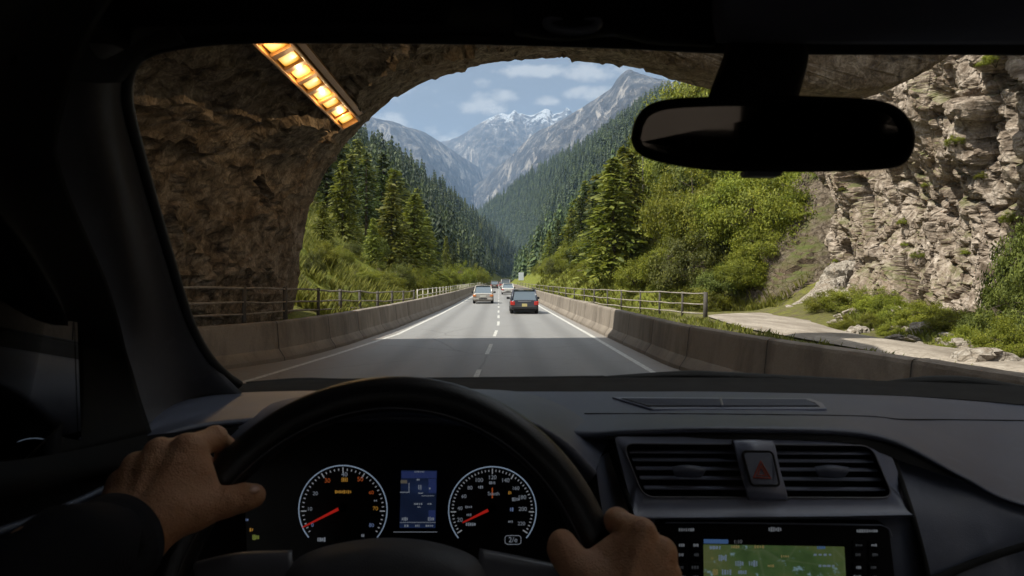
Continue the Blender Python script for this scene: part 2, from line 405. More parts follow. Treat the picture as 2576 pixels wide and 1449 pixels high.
# ================================================================ concrete barriers
M['joint'] = simple('dirty joint', (.03, .025, .022), .9)
prof = [(0, 0), (.02, .09), (.17, .30), (.235, .9), (.25, .95), (.29, .97), (.46, .97), (.50, .95), (.515, .9), (.60, .30), (.74, .08), (.76, 0)]
def barrier(side, by, bx, label, joints):
    ys = np.r_[np.arange(-14, 34, .25), np.arange(34, 120, 1.), np.arange(120, 700, 12.)]
    jset = set(int(np.argmin(abs(ys - j))) for j in joints)
    path = np.c_[np.interp(ys, by, bx), ys]; 
    for _ in range(6): path[1:-1, 0] = (path[:-2, 0] + 2 * path[1:-1, 0] + path[2:, 0]) / 4
    path[:, 0] += xv(ys); t = np.gradient(path, axis=0); t /= np.linalg.norm(t, axis=1)[:, None]
    nrm = np.c_[-t[:, 1], t[:, 0]] if side < 0 else np.c_[t[:, 1], -t[:, 0]]
    G = np.zeros((len(prof), len(ys), 3))
    for i, (o, z) in enumerate(prof):
        G[i, :, :2] = path + nrm * o; G[i, :, 2] = z
    for j in jset: G[:, j, :2] += nrm[j] * .03; G[:, j, 2] -= .012
    n = fbm(G.reshape(-1, 3) * 2.1, 3).reshape(G.shape[:2]) * .012; G[:, :, 2] += np.where(G[:, :, 2] > .1, n, 0); G[:, :, 0] += n
    root = MB().grid(G if side < 0 else G[::-1]).build('concrete_barrier', M['concrete'], smooth=False)
    for j in sorted(jset):
        if not 7 < ys[j] < 70: continue
        q = np.concatenate([G[:, j] * .5 + G[:, j - 1] * .5 - (0, .0, .0), ]); t_ = np.r_[t[j], 0.] * .011; o_ = np.r_[-nrm[j], 0.] * .018; A_ = q + o_ * np.array([1 if o < .4 else -1 for o, _ in prof])[:, None] + (0, 0, .004)
        MB().grid(np.stack([A_ - t_, A_ + t_])).build('joint', M['joint'], root, solid=.004)
    return tag(root, label, 'barrier')
    return tag(MB().grid(G if side < 0 else G[::-1]).build('concrete_barrier', M['concrete'], smooth=False), label, 'barrier')
J = list(np.arange(-11, 34, 3.1)) + list(np.arange(36, 120, 6.))
barrier(-1, LBy, LBx, 'stained concrete barrier along the left edge of the road', J)
barrier(1, RBy, RBx, 'long concrete barrier along the right edge of the road, before the track', [j + 1.35 for j in J])

# ================================================================ timber fences
def fence(ys, xs, zt, zb, nrail, label, mat_r, mat_p, rr=.035, pr=.055, end_post=0):
    root = empty('rail_fence', (float(xs[0]), float(ys[0]), 0)); o0 = np.array((xs[0], ys[0], 0)); random.seed(int(ys[0] * 7) + nrail)
    for i in range(len(ys)):
        b = np.array((xs[i], ys[i], zb[i] - .25)) - o0; tp = np.array((xs[i] + random.uniform(-.03, .03), ys[i], zt[i] + .06)) - o0
        r = pr * random.uniform(.85, 1.15) * (1.7 if i == 0 and end_post else 1)
        MB().tube([b, b * .5 + tp * .5, tp], [r * 1.1, r, r * .9], 7).build('post', mat_p, root, True)
    for k in range(nrail):
        pts = []
        for i in range(len(ys)):
            z = zb[i] + (zt[i] - zb[i]) * (k + 1) / nrail - (.0 if k == nrail - 1 else .02)
            if k < nrail - 1: z = zb[i] + (zt[i] - zb[i]) * (k + .75) / nrail
            pts.append((xs[i] - o0[0] + random.uniform(-.015, .015), ys[i] - o0[1], z + random.uniform(-.03, .03)))
            if i < len(ys) - 1: pts.append(((xs[i] + xs[i + 1]) / 2 - o0[0], (ys[i] + ys[i + 1]) / 2 - o0[1], z + (zt[i + 1] - zt[i]) / 2 + random.uniform(-.035, .02)))
        MB().tube(pts, [rr * random.uniform(.8, 1.2) for _ in pts], 6).build('rail', mat_r, root, True)
    return tag(root, label, 'fence')
ys = np.array([32.6, 34.4, 36.4, 38.6, 41, 43.6, 46.5, 49.6, 53, 57, 61, 66, 71, 77, 84, 92, 101, 112, 125, 140, 158, 180])
xs = np.interp(ys, [32.6, 36.4, 41, 46.5, 53, 61, 77, 101, 180], [9.85, 8.55, 7.35, 6.5, 5.85, 5.35, 5.05, 4.9, 4.9])
zb = np.interp(ys, [32, 60, 100], [.05, .25, .3]); fence(ys, xs, zb * 0 + np.interp(ys, [32, 50, 100], [1.36, 1.33, 1.33]), zb, 3, 'weathered timber rail fence behind the right barrier, ending at the side track', M['wood'], M['dark_wood'], end_post=1)
ys = np.array([14.5, 17, 19.4, 21.8, 24.3, 27, 30, 33.2, 36.5, 40])
xs = np.interp(ys, [14, 17, 22, 30, 40], [-7.15, -6.35, -5.75, -5.32, -4.98]); zb = np.interp(ys, [14, 22, 30, 40], [1.0, .85, .5, .35])
fence(ys, xs, np.interp(ys, [14, 17, 22, 30, 36, 40], [1.85, 1.8, 1.68, 1.45, 1.37, 1.36]), zb, 3, 'dark timber rail fence behind the left barrier, passing the tunnel mouth', M['wood'], M['dark_wood'], .03, .06)
ys = np.array(list(np.arange(41.5, 100, 2.6)) + list(np.arange(100, 190, 7.)))
xs = np.interp(ys, [41, 60, 100, 200], [-4.95, -4.6, -4.4, -4.4]); zb = ys * 0 + .3
M['pale_rail'] = simple('pale galvanised rail', (.42, .39, .33), .6, .2, var=.2, nscale=3)
fence(ys, xs, ys * 0 + 1.38, zb, 4, 'pale close posted guard fence farther along the left barrier', M['pale_rail'], M['pale_rail'], .03, .035)
# ================================================================ the rock tunnel
def rock_disp(p, s=1.):
    """displacement of a rock face: tilted blocks, cracks and grain"""
    w = p + .55 * np.stack([fbm(p * .7 + 5, 4), fbm(p * .7 + 50, 4), fbm(p * .7 + 90, 4)], 1)
    a, c1 = facets(w * .55); b, c2 = facets(w * 1.45 + 11); d, c3 = facets(w * 3.7 + 23)
    h = a * .80 + b * .22 + d * .09 + fbm(p * .22, 3) * .8 + fbm(p * 7, 3) * .035
    h -= .34 * np.exp(-(c1 / .055) ** 2) + .09 * np.exp(-(c2 / .06) ** 2)
    return h * s
PT = np.array([(-7.0, -.6), (-6.6, 1.2), (-6.42, 2.66), (-6.28, 3.66), (-6.1, 4.5), (-5.75, 5.25), (-5.32, 6.05), (-4.75, 6.8), (-4.05, 7.45), (-3.1, 8.1), (-2.1, 8.6), (-.8, 9.0), (.6, 9.22), (2.2, 9.3), (4.35, 9.02), (6, 8.58), (7, 8.35), (8.5, 8.1), (10, 7.95), (11.3, 7.95), (12.4, 8.15), (13.6, 8.75), (14.7, 9.6), (16.2, 11.6), (17.6, 13.6)])
NU = 300; prof_t = spline(PT, NU); MOUTH = 22.3
yst = np.r_[np.arange(-4, 10, 1.), np.arange(10, MOUTH - .6, .11), MOUTH - .55 + .12 * np.arange(5)]
rows = []
ctr = np.array((2.2, 1.0))
def tprof(y):
    q = prof_t.copy(); fl = -3.3 * sstep(MOUTH, 10.5, y) if False else -3.3 * (1 - sstep(10.5, MOUTH + 1, y))
    q[:, 0] += fl * (1 - sstep(4.6, 7.6, q[:, 1])) * (q[:, 0] < 0)
    w = sstep(20.3, 21.3, y); lim = 1.6 + 1.6 * sstep(15, 18.5, y) + 3.2 * w; r = np.maximum(q[:, 0] - lim, 0)
    q[:, 0] = np.where(q[:, 0] > lim, lim + r * (.05 + .95 * w), q[:, 0]); q[:, 1] = np.where(r > 0, q[:, 1] * w + (1 - w) * (9.0 + r * .1), q[:, 1])
    return q
for y in yst:
    q = tprof(y); rows.append(np.c_[q[:, 0], np.full(NU, y), q[:, 1]])
qm = tprof(MOUTH)
for sc, y in ((1.008, MOUTH + .05), (1.02, MOUTH + .12), (1.04, MOUTH + .16), (1.065, MOUTH + .1), (1.09, MOUTH - .1), (1.12, MOUTH - .5), (1.15, MOUTH - 1.2), (1.17, MOUTH - 2.4), (1.18, MOUTH - 4.5), (1.18, MOUTH - 9), (1.18, -4)):
    qq = tprof(y) if y < MOUTH - .8 else qm; fr = 1 - .88 * sstep(0., 5.5, qm[:, :1]); q = ctr + (qq - ctr) * (1 + (sc - 1) * fr); rows.append(np.c_[q[:, 0], np.full(NU, y), q[:, 1]])
G = np.array(rows); du = np.gradient(G, axis=1); dv = np.gradient(G, axis=0); N = np.cross(du, dv); N /= np.linalg.norm(N, axis=2)[:, :, None] + 1e-9
dist_m = np.abs(G[:, :, 1] - MOUTH)
amp = np.where(np.arange(len(rows))[:, None] < len(yst), .20 + .50 * sstep(.2, 3.0, dist_m), .3) * np.ones((1, NU))
strata = G.reshape(-1, 3) * np.array((1.35, .8, 1.35))
D = rock_disp(strata).reshape(G.shape[:2]) * amp
D *= 1 - .55 * sstep(2., 7., G[:, :, 0]) * sstep(16, 20, G[:, :, 1])
G = G + N * (D[:, :, None] * .62 - .05)
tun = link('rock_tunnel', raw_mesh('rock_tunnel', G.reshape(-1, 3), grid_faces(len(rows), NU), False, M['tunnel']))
tag(tun, 'rough brown rock tunnel arching over the road, open on its right side', 'tunnel')
# ================================================================ tunnel lamp
T0, T1, LXc, LZc = 10.4, 20.45, -4.46, 6.70
rootl = empty('tunnel_lamp', (LXc, T0, LZc)); tag(rootl, 'long amber lamp with eight glowing panels hanging under the tunnel roof', 'tunnel lamp')
ang = rad(28); R_l = np.array(((math.cos(ang), 0, -math.sin(ang)), (0, 1, 0), (math.sin(ang), 0, math.cos(ang))))
M['lamp_body'] = simple('metal tray with painted amber glow', (.28, .14, .04), .45, .3, var=.3, nscale=3)  # amber glow of the lamp painted into the tray's base colour
L = T1 - T0; hb = MB()
def lb(mb, c, s): mb.box(R_l @ np.array(c), s, R_l)
W = .245
lb(hb, (0, L / 2, .13), (2 * W + .12, L, .12)); lb(hb, (-W - .03, L / 2, .0), (.06, L, .2)); lb(hb, (W + .03, L / 2, .0), (.06, L, .2))
lb(hb, (0, .03, .0), (2 * W, .06, .19)); lb(hb, (0, L - .03, .0), (2 * W, .06, .19))
lb(hb, (W + .16, L / 2, .09), (.16, L * .97, .14))
hb.build('housing', M['lamp_body'], rootl, bevel=.012)
NP = 11; step = (L - .12) / NP
for k in range(1, NP):
    rb = MB(); lb(rb, (0, .06 + k * step, .0), (2 * W, .24, .08)); rb.build('divider', M['lamp_body'], rootl, bevel=.01)
def lamp_mat():
    t = NT('sodium lamp panel'); g = t.n('ShaderNodeTexCoord').outputs['Generated']; s = t.n('ShaderNodeSeparateXYZ', i_0=g)
    dx = t.math('POWER', t.math('ABSOLUTE', t.math('MULTIPLY', t.math('SUBTRACT', s.outputs[0], .5), 2.)), 3.); dy = t.math('POWER', t.math('ABSOLUTE', t.math('MULTIPLY', t.math('SUBTRACT', s.outputs[1], .5), 2.)), 3.)
    r = t.math('ADD', dx, dy); c = t.ramp(r, [(.0, (1., .74, .30)), (.3, (1., .58, .11)), (.75, (.85, .34, .02)), (1., (.32, .10, .0))])
    b = t.bsdf((.3, .15, .05), .4); n = b.node; t.t.links.new(c, n.inputs['Emission Color']); n.inputs['Emission Strength'].default_value = .55
    return t.done(b)
M['lamp'] = lamp_mat()
for k in range(NP):
    pb = MB(); lb(pb, (0, .06 + (k + .5) * step, .035), (2 * W - .10, step - .27, .05)); pb.build('lamp_panel', M['lamp'], rootl, bevel=.02)
for k in range(5):
    ld = bpy.data.lights.new('lamp_light', 'POINT'); ld.energy = 17; ld.color = (1., .66, .34); ld.shadow_soft_size = .0
    lo = bpy.data.objects.new('lamp_light', ld); COL.objects.link(lo); lo.parent = rootl; lo.location = R_l @ np.array((0, L * (k + .5) / 5, -.16))
for k in range(5):
    y = L * (k + .5) / 5; MB().tube([R_l @ np.array((0, y, .16)), R_l @ np.array((-.1, y, .16)) + (0, 0, .9)], .025, 6).build('bracket', M['lamp_body'], rootl)

# ================================================================ the sunlit cliff
cb = spline([(16.6, -14), (16.9, 4), (17.3, 14), (17.7, 20), (18.4, 27), (19.2, 34), (19.9, 38.6), (20.4, 41.3), (21.4, 42.8), (23.8, 44.2), (29, 46), (36, 47)], 640)
cz = np.r_[np.linspace(-.6, 15, 200), np.linspace(15.3, 26, 40)]
t = np.gradient(cb, axis=0); t /= np.linalg.norm(t, axis=1)[:, None]; nr = np.c_[-t[:, 1], t[:, 0]]
G = np.zeros((len(cz), len(cb), 3))
for i, z in enumerate(cz):
    lean = -.10 * z + .012 * max(z - 9, 0) ** 2 + .9 * math.exp(-((z) / 2.2) ** 2) * -1.
    G[i, :, :2] = cb - nr * lean * .9; G[i, :, 2] = z
Nn = np.cross(np.gradient(G, axis=1), np.gradient(G, axis=0)); Nn /= np.linalg.norm(Nn, axis=2)[:, :, None]
if Nn[100, 300, 0] > 0: Nn = -Nn
ca, sa = math.cos(.6), math.sin(.6); Gp = G.reshape(-1, 3); Gp = np.c_[Gp[:, 0], Gp[:, 1] * ca - Gp[:, 2] * sa, Gp[:, 1] * sa + Gp[:, 2] * ca]
D = 1.3 * rock_disp(Gp * np.array((.85, .85, .5)) + 30).reshape(G.shape[:2])
D += (fbm(G.reshape(-1, 3) * np.array((.35, .35, .16)), 3).reshape(G.shape[:2])) * .9
CG = G + Nn * (D[:, :, None] * 1.05)
cl = link('cliff', raw_mesh('cliff', CG.reshape(-1, 3), grid_faces(len(cz), len(cb)), False, M['cliff']))
tag(cl, 'tall pale sunlit rock cliff on the right of the side track', 'cliff', kind='structure')

# low rock slab at the bend of the track and bare outcrop beneath the bushes
def mound(name, base, label, hgt, seed, mat, n=90, power=.75, struct=True, strat=(.9, .9, 1.6)):
    base = np.asarray(base, float); c = base.mean(0); ring = spline(np.vstack([base, base[:1]]), 110)
    rr = np.linspace(0, 1, 46); G = np.zeros((46, 110, 3))
    for i, r in enumerate(rr):
        q = c + (ring - c) * r; G[i, :, :2] = q[:, :2]; G[i, :, 2] = c[2] + (ring[:, 2] - c[2]) * r + hgt * (1 - r ** 2.2) ** power
    Nn = np.cross(np.gradient(G, axis=1), np.gradient(G, axis=0)); Nn /= np.linalg.norm(Nn, axis=2)[:, :, None] + 1e-9; Nn = Nn * np.sign(Nn[:, :, 2:3] + 1e-6)
    D = rock_disp(G.reshape(-1, 3) * np.array(strat) + seed).reshape(G.shape[:2]); G = G + Nn * D[:, :, None] * .5 * (1 - rr[:, None, None] ** 4)
    o = link(name, raw_mesh(name, G.reshape(-1, 3), grid_faces(46, 110), False, mat)); return tag(o, label, 'rock')
mound('rock_slab', [(a, b, float(height(np.array([a]), np.array([b]))[0]) - .25) for a, b in ((16.4, 34.6), (18.5, 33.2), (21, 35), (22.5, 39), (21.5, 42.5), (18.4, 40.6), (15.4, 37.6))], 'low layered pale rock slab at the bend of the track, below the cliff', .75, 3.1, M['stone'], strat=(.5, .5, 2.6))
M['outcrop'] = rock_mat('brown crumbling outcrop', (.05, .038, .027), (.12, .092, .068), (.20, .165, .13), (.13, .085, .05), 1.6, .9)
mound('rock_outcrop', [(a, b, float(height(np.array([a]), np.array([b]))[0]) - .3) for a, b in ((15.6, 43.5), (17, 41), (20, 40.6), (23.5, 42.5), (25.5, 47), (25, 54), (22.4, 54), (19.5, 50), (17, 46.5))], 'brown crumbling rock outcrop between the bright bushes and the cliff', 3.0, 8.7, M['outcrop'], strat=(.6, 1., .6))

# loose boulders beside the track
rs = random.Random(5)
def boulder(seed, flat):
    import itertools
    n = 14; u = np.linspace(0, np.pi, n); v = np.linspace(0, 2 * np.pi, 22)[:-1]
    G = np.array([[(math.sin(a) * math.cos(b), math.sin(a) * math.sin(b), math.cos(a) * flat) for b in v] for a in u]); p = G.reshape(-1, 3)
    f, c = facets(p * 1.1 + seed * 3.3); p = p * (1 + .42 * f + .14 * fbm(p * 2 + seed, 3))[:, None]
    G = p.reshape(n, 21, 3); fs = []
    for i in range(n - 1):
        for j in range(21): fs.append((i * 21 + j, i * 21 + (j + 1) % 21, (i + 1) * 21 + (j + 1) % 21, (i + 1) * 21 + j))
    return raw_mesh('boulder', p, [x[::-1] for x in fs], False, M['stone'])
bm_ = [boulder(k, fl) for k, fl in enumerate((.55, .7, .4, .8, .3, .6))]
blab = [(2480, 872, 15.8, .62, 'large grey boulder beside the track under the leafy plant, at the right edge'), (2168, 847, 25.6, .30, 'rounded pale stone among the flat stones by the track'), (2262, 848, 24.4, .34, 'flat white stone lying below the green tufts'), (2320, 840, 23.3, .40, 'broad flat stone at the foot of the cliff plants'), (2395, 848, 21.8, .32, 'round grey stone between the tufts and the big boulder'), (2420, 880, 18.9, .42, 'long flat slab of stone on the edge of the track')]
for k, (px, py, d, r, lab) in enumerate(blab):
    q = P(px, py, d); z = float(height(q[:1], q[1:2])[0]); o = link('boulder', bm_[k], None, (q[0], q[1], z + r * .12)); o.scale = (r, r * 1.1, r); o.rotation_euler = (rs.uniform(-.2, .2), rs.uniform(-.3, .3), rs.uniform(0, 6)); tag(o, lab, 'boulder', 'loose boulders beside the track')
for k in range(64):
    y = rs.uniform(14, 35); x = np.interp(y, [8, 16, 20.7, 25, 29, 35], [13.8, 13.1, 12.8, 13.1, 14.1, 17.6]) + rs.expovariate(1.1); r = rs.choice((.10, .14, .19, .27)) * rs.uniform(.8, 1.3)
    o = link('boulder', bm_[k % 6], None, (x, y, float(height(np.array([x]), np.array([y]))[0]) + .03)); o.scale = (r, r * rs.uniform(.7, 1.4), r * .8); o.rotation_euler = (rs.uniform(-.4, .4), rs.uniform(-.4, .4), rs.uniform(0, 6))
    tag(o, 'small loose stone scattered along the far edge of the pale track', 'boulder', 'small loose stones along the track')

# ================================================================ hills and mountains
def loft(name, ridge, foot, nu, nv, seed, amp, freq, mat, label, concave=1.15, smooth=True, back=600., ridge_amp=.0, gul=1.):
    R = spline(ridge, nu); Q = spline(foot, nu); v = np.linspace(0, 1, nv); G = np.zeros((nu, nv, 3))
    for j, t in enumerate(v):
        G[:, j, :2] = R[:, :2] * (1 - t) + Q[:, :2] * t; G[:, j, 2] = Q[:, 2] + (R[:, 2] - Q[:, 2]) * (1 - t) ** concave
    p = G.reshape(-1, 3) * np.array((1, 1, .45)) * freq + seed; n = ridged(p, 6).reshape(nu, nv) - .35
    env = (ridge_amp + (1 - ridge_amp) * np.sin(np.clip(v * 1.25, 0, 1) * np.pi / 2)) * (1 - v ** 6)
    G[:, :, 2] += amp * n * env
    H = G[:, :1].copy(); H[:, 0, 1] += back; H[:, 0, 2] -= back * .5
    G = np.concatenate([H, G], 1)
    o = link(name, raw_mesh(name, G.reshape(-1, 3), grid_faces(nu, nv + 1)[:, ::-1], smooth, mat)); tag(o, label, 'mountain', kind='structure'); return o, G[:, 1:]
def PP(lst, lower=0): return [P(a, b, d) - np.array((0, 0, lower)) for a, b, d in lst]
FR = PP([(1700, 205, 720), (1640, 238, 800), (1584, 276, 900), (1510, 327, 1000), (1422, 377, 1150), (1320, 436, 1400), (1217, 514, 1750), (1160, 560, 1950), (1100, 610, 2100)], 15)
FF = [(70, 330, 6), (48, 420, 3), (34, 540, 1), (30, 700, 0), (48, 900, 0), (58, 1150, 0), (35, 1450, 0), (-30, 1750, 0), (-90, 1900, 0)]
hill, HG = loft('forest_hill', FR, FF, 260, 90, 3., 26, .006, M['hill'], 'steep wooded hillside descending from the right across the valley', 1.0, ridge_amp=.08)
mr, _ = loft('mountain', PP([(1960, 250, 2500), (1800, 235, 2700), (1700, 212, 2850), (1640, 200, 2950), (1598, 186, 3050), (1580, 181, 3100), (1556, 200, 3150), (1538, 226, 3200), (1519, 241, 3250), (1498, 254, 3320), (1475, 268, 3400), (1455, 282, 3500), (1400, 312, 3750), (1350, 336, 4000), (1300, 380, 4250), (1248, 428, 4500), (1172, 485, 4900), (1120, 520, 5000)]),
    [(900, 1250, 60), (700, 1350, 60), (560, 1450, 50), (420, 1600, 50), (330, 1750, 40), (250, 1950, 40), (170, 2300, 40), (60, 2900, 40), (-60, 3500, 40), (-160, 3900, 40)], 620, 200, 21., 190, .0021, M['mount_right'], 'high grey rocky mountain with scree rising on the right', 1.25, ridge_amp=.05)
ml, _ = loft('mountain', PP([(820, 262, 3500), (900, 285, 3800), (956, 303, 4000), (985, 309, 4100), (1029, 325, 4300), (1060, 334, 4450), (1094, 353, 4600), (1130, 376, 4800), (1162, 398, 5000), (1195, 417, 5300), (1228, 436, 5600), (1275, 470, 5900)]),
    [(-1200, 1500, 40), (-900, 1800, 40), (-650, 2300, 40), (-430, 2800, 40), (-300, 3300, 40), (-150, 4000, 40), (-60, 4400, 40)], 460, 170, 33., 190, .0019, M['mount_left'], 'long blue grey scree mountain descending from the left', 1.2, ridge_amp=.05)
mc, _ = loft('mountain', PP([(1000, 385, 6400), (1080, 366, 6300), (1121, 356, 6250), (1160, 343, 6150), (1199, 318, 6050), (1225, 303, 6000), (1238, 297, 6000), (1262, 287, 6000), (1280, 291, 6000), (1294, 280, 6000), (1305, 288, 6000), (1313, 288, 6000), (1330, 293, 6000), (1346, 290, 6000), (1360, 283, 6000), (1372, 276, 6000), (1384, 280, 6000), (1391, 289, 6000), (1401, 288, 6000), (1415, 284, 6000), (1424, 274, 6000), (1432, 277, 6000), (1440, 286, 6000), (1449, 286, 6000), (1462, 280, 6000), (1470, 274, 6000), (1490, 279, 6000), (1520, 268, 6000), (1600, 250, 6100), (1700, 260, 6200)]),
    [(-1500, 4700, 60), (-700, 4600, 60), (-300, 4500, 60), (0, 4450, 60), (300, 4400, 60), (800, 4300, 60), (1500, 4300, 60)], 700, 170, 55., 230, .0019, M['mount_far'], 'distant blue mountain with snow patches along its jagged crest', 1.3, ridge_amp=.035)
# ================================================================ foliage materials
def leaf_mat(name, c0, c1, trans=.35, inst=.25, ns=.9, dk=.55):
    t = NT(name); g = t.n('ShaderNodeNewGeometry'); oi = t.n('ShaderNodeObjectInfo')
    c = t.mix(g.outputs['Random Per Island'], c0, c1)
    n = t.noise(ns, 3, .6, t.pos()); c = t.mix(t.ramp(n, [(.38, dk), (.58, 0.)]), c, [k * .5 for k in c0])
    h = t.n('ShaderNodeHueSaturation', i_Color=c, i_Value=t.math('ADD', t.math('MULTIPLY', oi.outputs['Random'], inst * 2), 1 - inst), i_Hue=t.math('ADD', t.math('MULTIPLY', oi.outputs['Random'], .03), .485)).outputs[0]
    d = t.bsdf(h, .65, spec=.25); tr = t.n('ShaderNodeBsdfTranslucent', i_Color=h).outputs[0]
    return t.done(t.n('ShaderNodeMixShader', i_0=trans, i_1=d, i_2=tr).outputs[0])
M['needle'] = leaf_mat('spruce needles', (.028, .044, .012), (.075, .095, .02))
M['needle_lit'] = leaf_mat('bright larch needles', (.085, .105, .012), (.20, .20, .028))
M['needle_far'] = leaf_mat('distant spruce', (.024, .045, .018), (.08, .11, .034), .2, .25, .085, .9)
M['needle_far_lit'] = leaf_mat('distant light trees', (.05, .07, .016), (.13, .15, .035), .2, .25, .12, .7)
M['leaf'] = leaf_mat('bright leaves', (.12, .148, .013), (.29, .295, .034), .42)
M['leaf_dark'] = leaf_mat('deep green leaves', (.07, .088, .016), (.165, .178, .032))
M['blade'] = leaf_mat('grass blades', (.11, .13, .018), (.27, .26, .048), .3, .0)
M['bark'] = simple('grey brown bark', (.075, .055, .04), .9, var=.4, nscale=6, bump=.6, bscale=20, bd=.02)

def quads(C, A, B):
    """leaf cards: centres C with half vectors A, B"""
    V = np.stack([C - A - B, C + A - B * .7, C + A * 1.0 + B * .7, C - A + B], 1).reshape(-1, 3)
    return V, np.arange(len(C) * 4).reshape(-1, 4)
def conifer_crown(seed, h, r, gap=.30, droop=.35, fine=.30, dens=7, base=.10):
    g = np.random.RandomState(seed); C = []; A = []; B = []; z = h * base
    while z < h * .985:
        t = (z / h - base) / (1 - base); nb = max(3, int(dens * (1 - .45 * t))); a0 = g.rand() * 6.28
        for k in range(nb):
            a = a0 + k * 6.283 / nb + g.normal() * .28; L = (r * (1 - t) ** .82 + .12) * g.uniform(.62, 1.12)
            m = max(2, int(L / fine)); s = (np.arange(m) + g.rand(m) * .7) / m
            dirv = np.array((math.cos(a), math.sin(a), 0)); side = np.array((-math.sin(a), math.cos(a), 0))
            up0 = .35 * (t - .35)
            for ss in s:
                rr = L * (.08 + .92 * ss); zz = z + rr * up0 - droop * rr * ss * .8 + g.normal() * .04
                w = fine * (.75 + .5 * g.rand()) * (.95 + .15 * ss)
                for sd in (-1, 1):
                    d2 = dirv * .75 + side * sd * (.55 + .3 * g.rand()) + np.array((0, 0, -.25 + .2 * g.normal()))
                    d2 /= np.linalg.norm(d2); c = dirv * rr + np.array((0, 0, zz)) + d2 * w * .5 + side * sd * L * .26 * ss * (1.15 - ss) * 2.2 * g.rand()
                    C.append(c); A.append(d2 * w * .78); B.append(np.cross(d2, (0, 0, 1.)) * w * .26 + np.array((0, 0, w * .18)) * g.normal())
        z += gap * (.75 + .5 * g.rand()) * (1 - .35 * t)
    for k in range(10):
        d2 = np.array((g.normal() * .2, g.normal() * .2, 1.)); C.append(np.array((0, 0, h * (.95 + .05 * k / 10)))); A.append(d2 * .16); B.append(np.array((g.normal(), g.normal(), 0)) * .04)
    return quads(np.array(C), np.array(A), np.array(B))
def conifer(seed, h, r, mat, gap=.30, droop=.35, fine=.3, dens=7, base=.1):
    V, f = conifer_crown(seed, h, r, gap, droop, fine, dens, base)
    cm = raw_mesh('crown', V, f, False, mat)
    tb = MB().tube([(0, 0, -.5), (0, 0, h * .3), (0.03, 0, h * .7), (0, 0, h * .97)], [h * .018 + .02, h * .013 + .01, h * .007 + .006, .01], 7)
    V2 = np.vstack(tb.v); tm = raw_mesh('trunk', V2, tb.f, True, M['bark'])
    return cm, tm
def place_tree(kind, cm, tm, loc, label, cat, group=None, s=1., rz=0., parts=True):
    if parts:
        o = empty(kind, loc); link('trunk', tm, o); link('crown', cm, o)
    else:
        o = link(kind, cm, None, loc)
    o.scale = (s,) * 3 if not hasattr(s, '__len__') else s; o.rotation_euler = (0, 0, rz)
    return tag(o, label, cat, group)
def gz(x, y): return float(height(np.array([x]), np.array([y]))[0])
rt = random.Random(11)
near_dark = [conifer(20 + k, 11, 2.9, M['needle'], .30, .40, .34, 7) for k in range(2)]
near_lit = [conifer(40 + k, 11, 3.5, M['needle_lit'], .33, .30, .36, 8, .08) for k in range(3)]
thin_dark = conifer(61, 13, 1.7, M['needle'], .42, .25, .30, 6, .2)
mid = [conifer(70 + k, 12, 3.0, M['needle'], .62, .4, .62, 6) for k in range(4)]
mid_lit = [conifer(80 + k, 11, 3.3, M['needle_lit'], .62, .35, .62, 6) for k in range(3)]
def on_slope(px, py, d):
    q = P(px, py, d); return q[0], q[1], gz(q[0], q[1])
# tall named trees: (pixel of the foot, distance, height, mesh, label)
def tree_at(px, d, ptop, mesh, label, cat, kind='conifer', r=1., rz=None):
    x = (px - VX) * d / F; z = gz(x, d); top = EYE - (ptop - VY) * d / F; hm = mesh[0]
    h0 = max(v.co.z for v in hm.vertices); s = (top - z) / h0
    return place_tree(kind, mesh[0], mesh[1], (x, d, z - .15), label, cat, 'single conifers near the road', (s * r, s * r, s), rt.uniform(0, 6) if rz is None else rz)
TREES = [(1543, 60, 388, near_lit[0], 'big bright green conifer standing forward of the right hand bushes', 1.15), (1588, 63, 372, near_lit[1], 'tall broad conifer close behind the biggest one, touching the mirror edge', .95), (1497, 78, 452, near_dark[0], 'dark pointed spruce left of the two big right hand conifers', .95),
    (1462, 92, 488, near_dark[1], 'slim dark spruce on the right bank halfway to the valley bottom', .9), (1437, 108, 520, near_lit[2], 'short yellowish conifer on the right bank beside the slim dark spruce', 1.), (1405, 128, 548, near_dark[0], 'small dark spruce low on the right bank above the guard rail', .9), (1382, 150, 575, near_lit[0], 'pale small conifer low on the far right bank', .9),
    (922, 66, 374, thin_dark, 'tall thin dark spruce rising above the left bank', 1.25), (862, 58, 395, near_lit[2], 'leaning bright conifer right beside the tunnel mouth', .95), (880, 76, 405, near_dark[1], 'dark dense spruce behind the bright conifer by the tunnel mouth', 1.), (985, 62, 452, near_lit[1], 'light green larch at the centre of the left bank', 1.05), (1042, 70, 478, near_lit[0], 'wide drooping larch right of the centre of the left bank', 1.15), (962, 74, 432, near_dark[0], 'dark spruce behind the two larches of the left bank', 1.),
    (938, 50, 540, near_lit[2], 'little young larch low on the left bank', .95), (812, 42, 498, near_lit[1], 'young bright tree hard against the tunnel rock on the left', 1.1), (1075, 96, 540, near_lit[1], 'ragged larch at the lower right of the left bank trees', 1.), (1100, 112, 585, near_dark[1], 'narrow dark spruce beside the road on the left bank', .8), (1122, 128, 590, near_lit[0], 'slender light conifer on the left bank near the road', .7), (1142, 140, 605, near_dark[0], 'tiny dark spruce above the pale guard fence', .8)]
for px, d, top, mesh, lab, r in TREES: tree_at(px, d, top, mesh, lab, 'conifer', r=r)
named = np.array([((t[0] - VX) * t[1] / F, t[1]) for t in TREES])

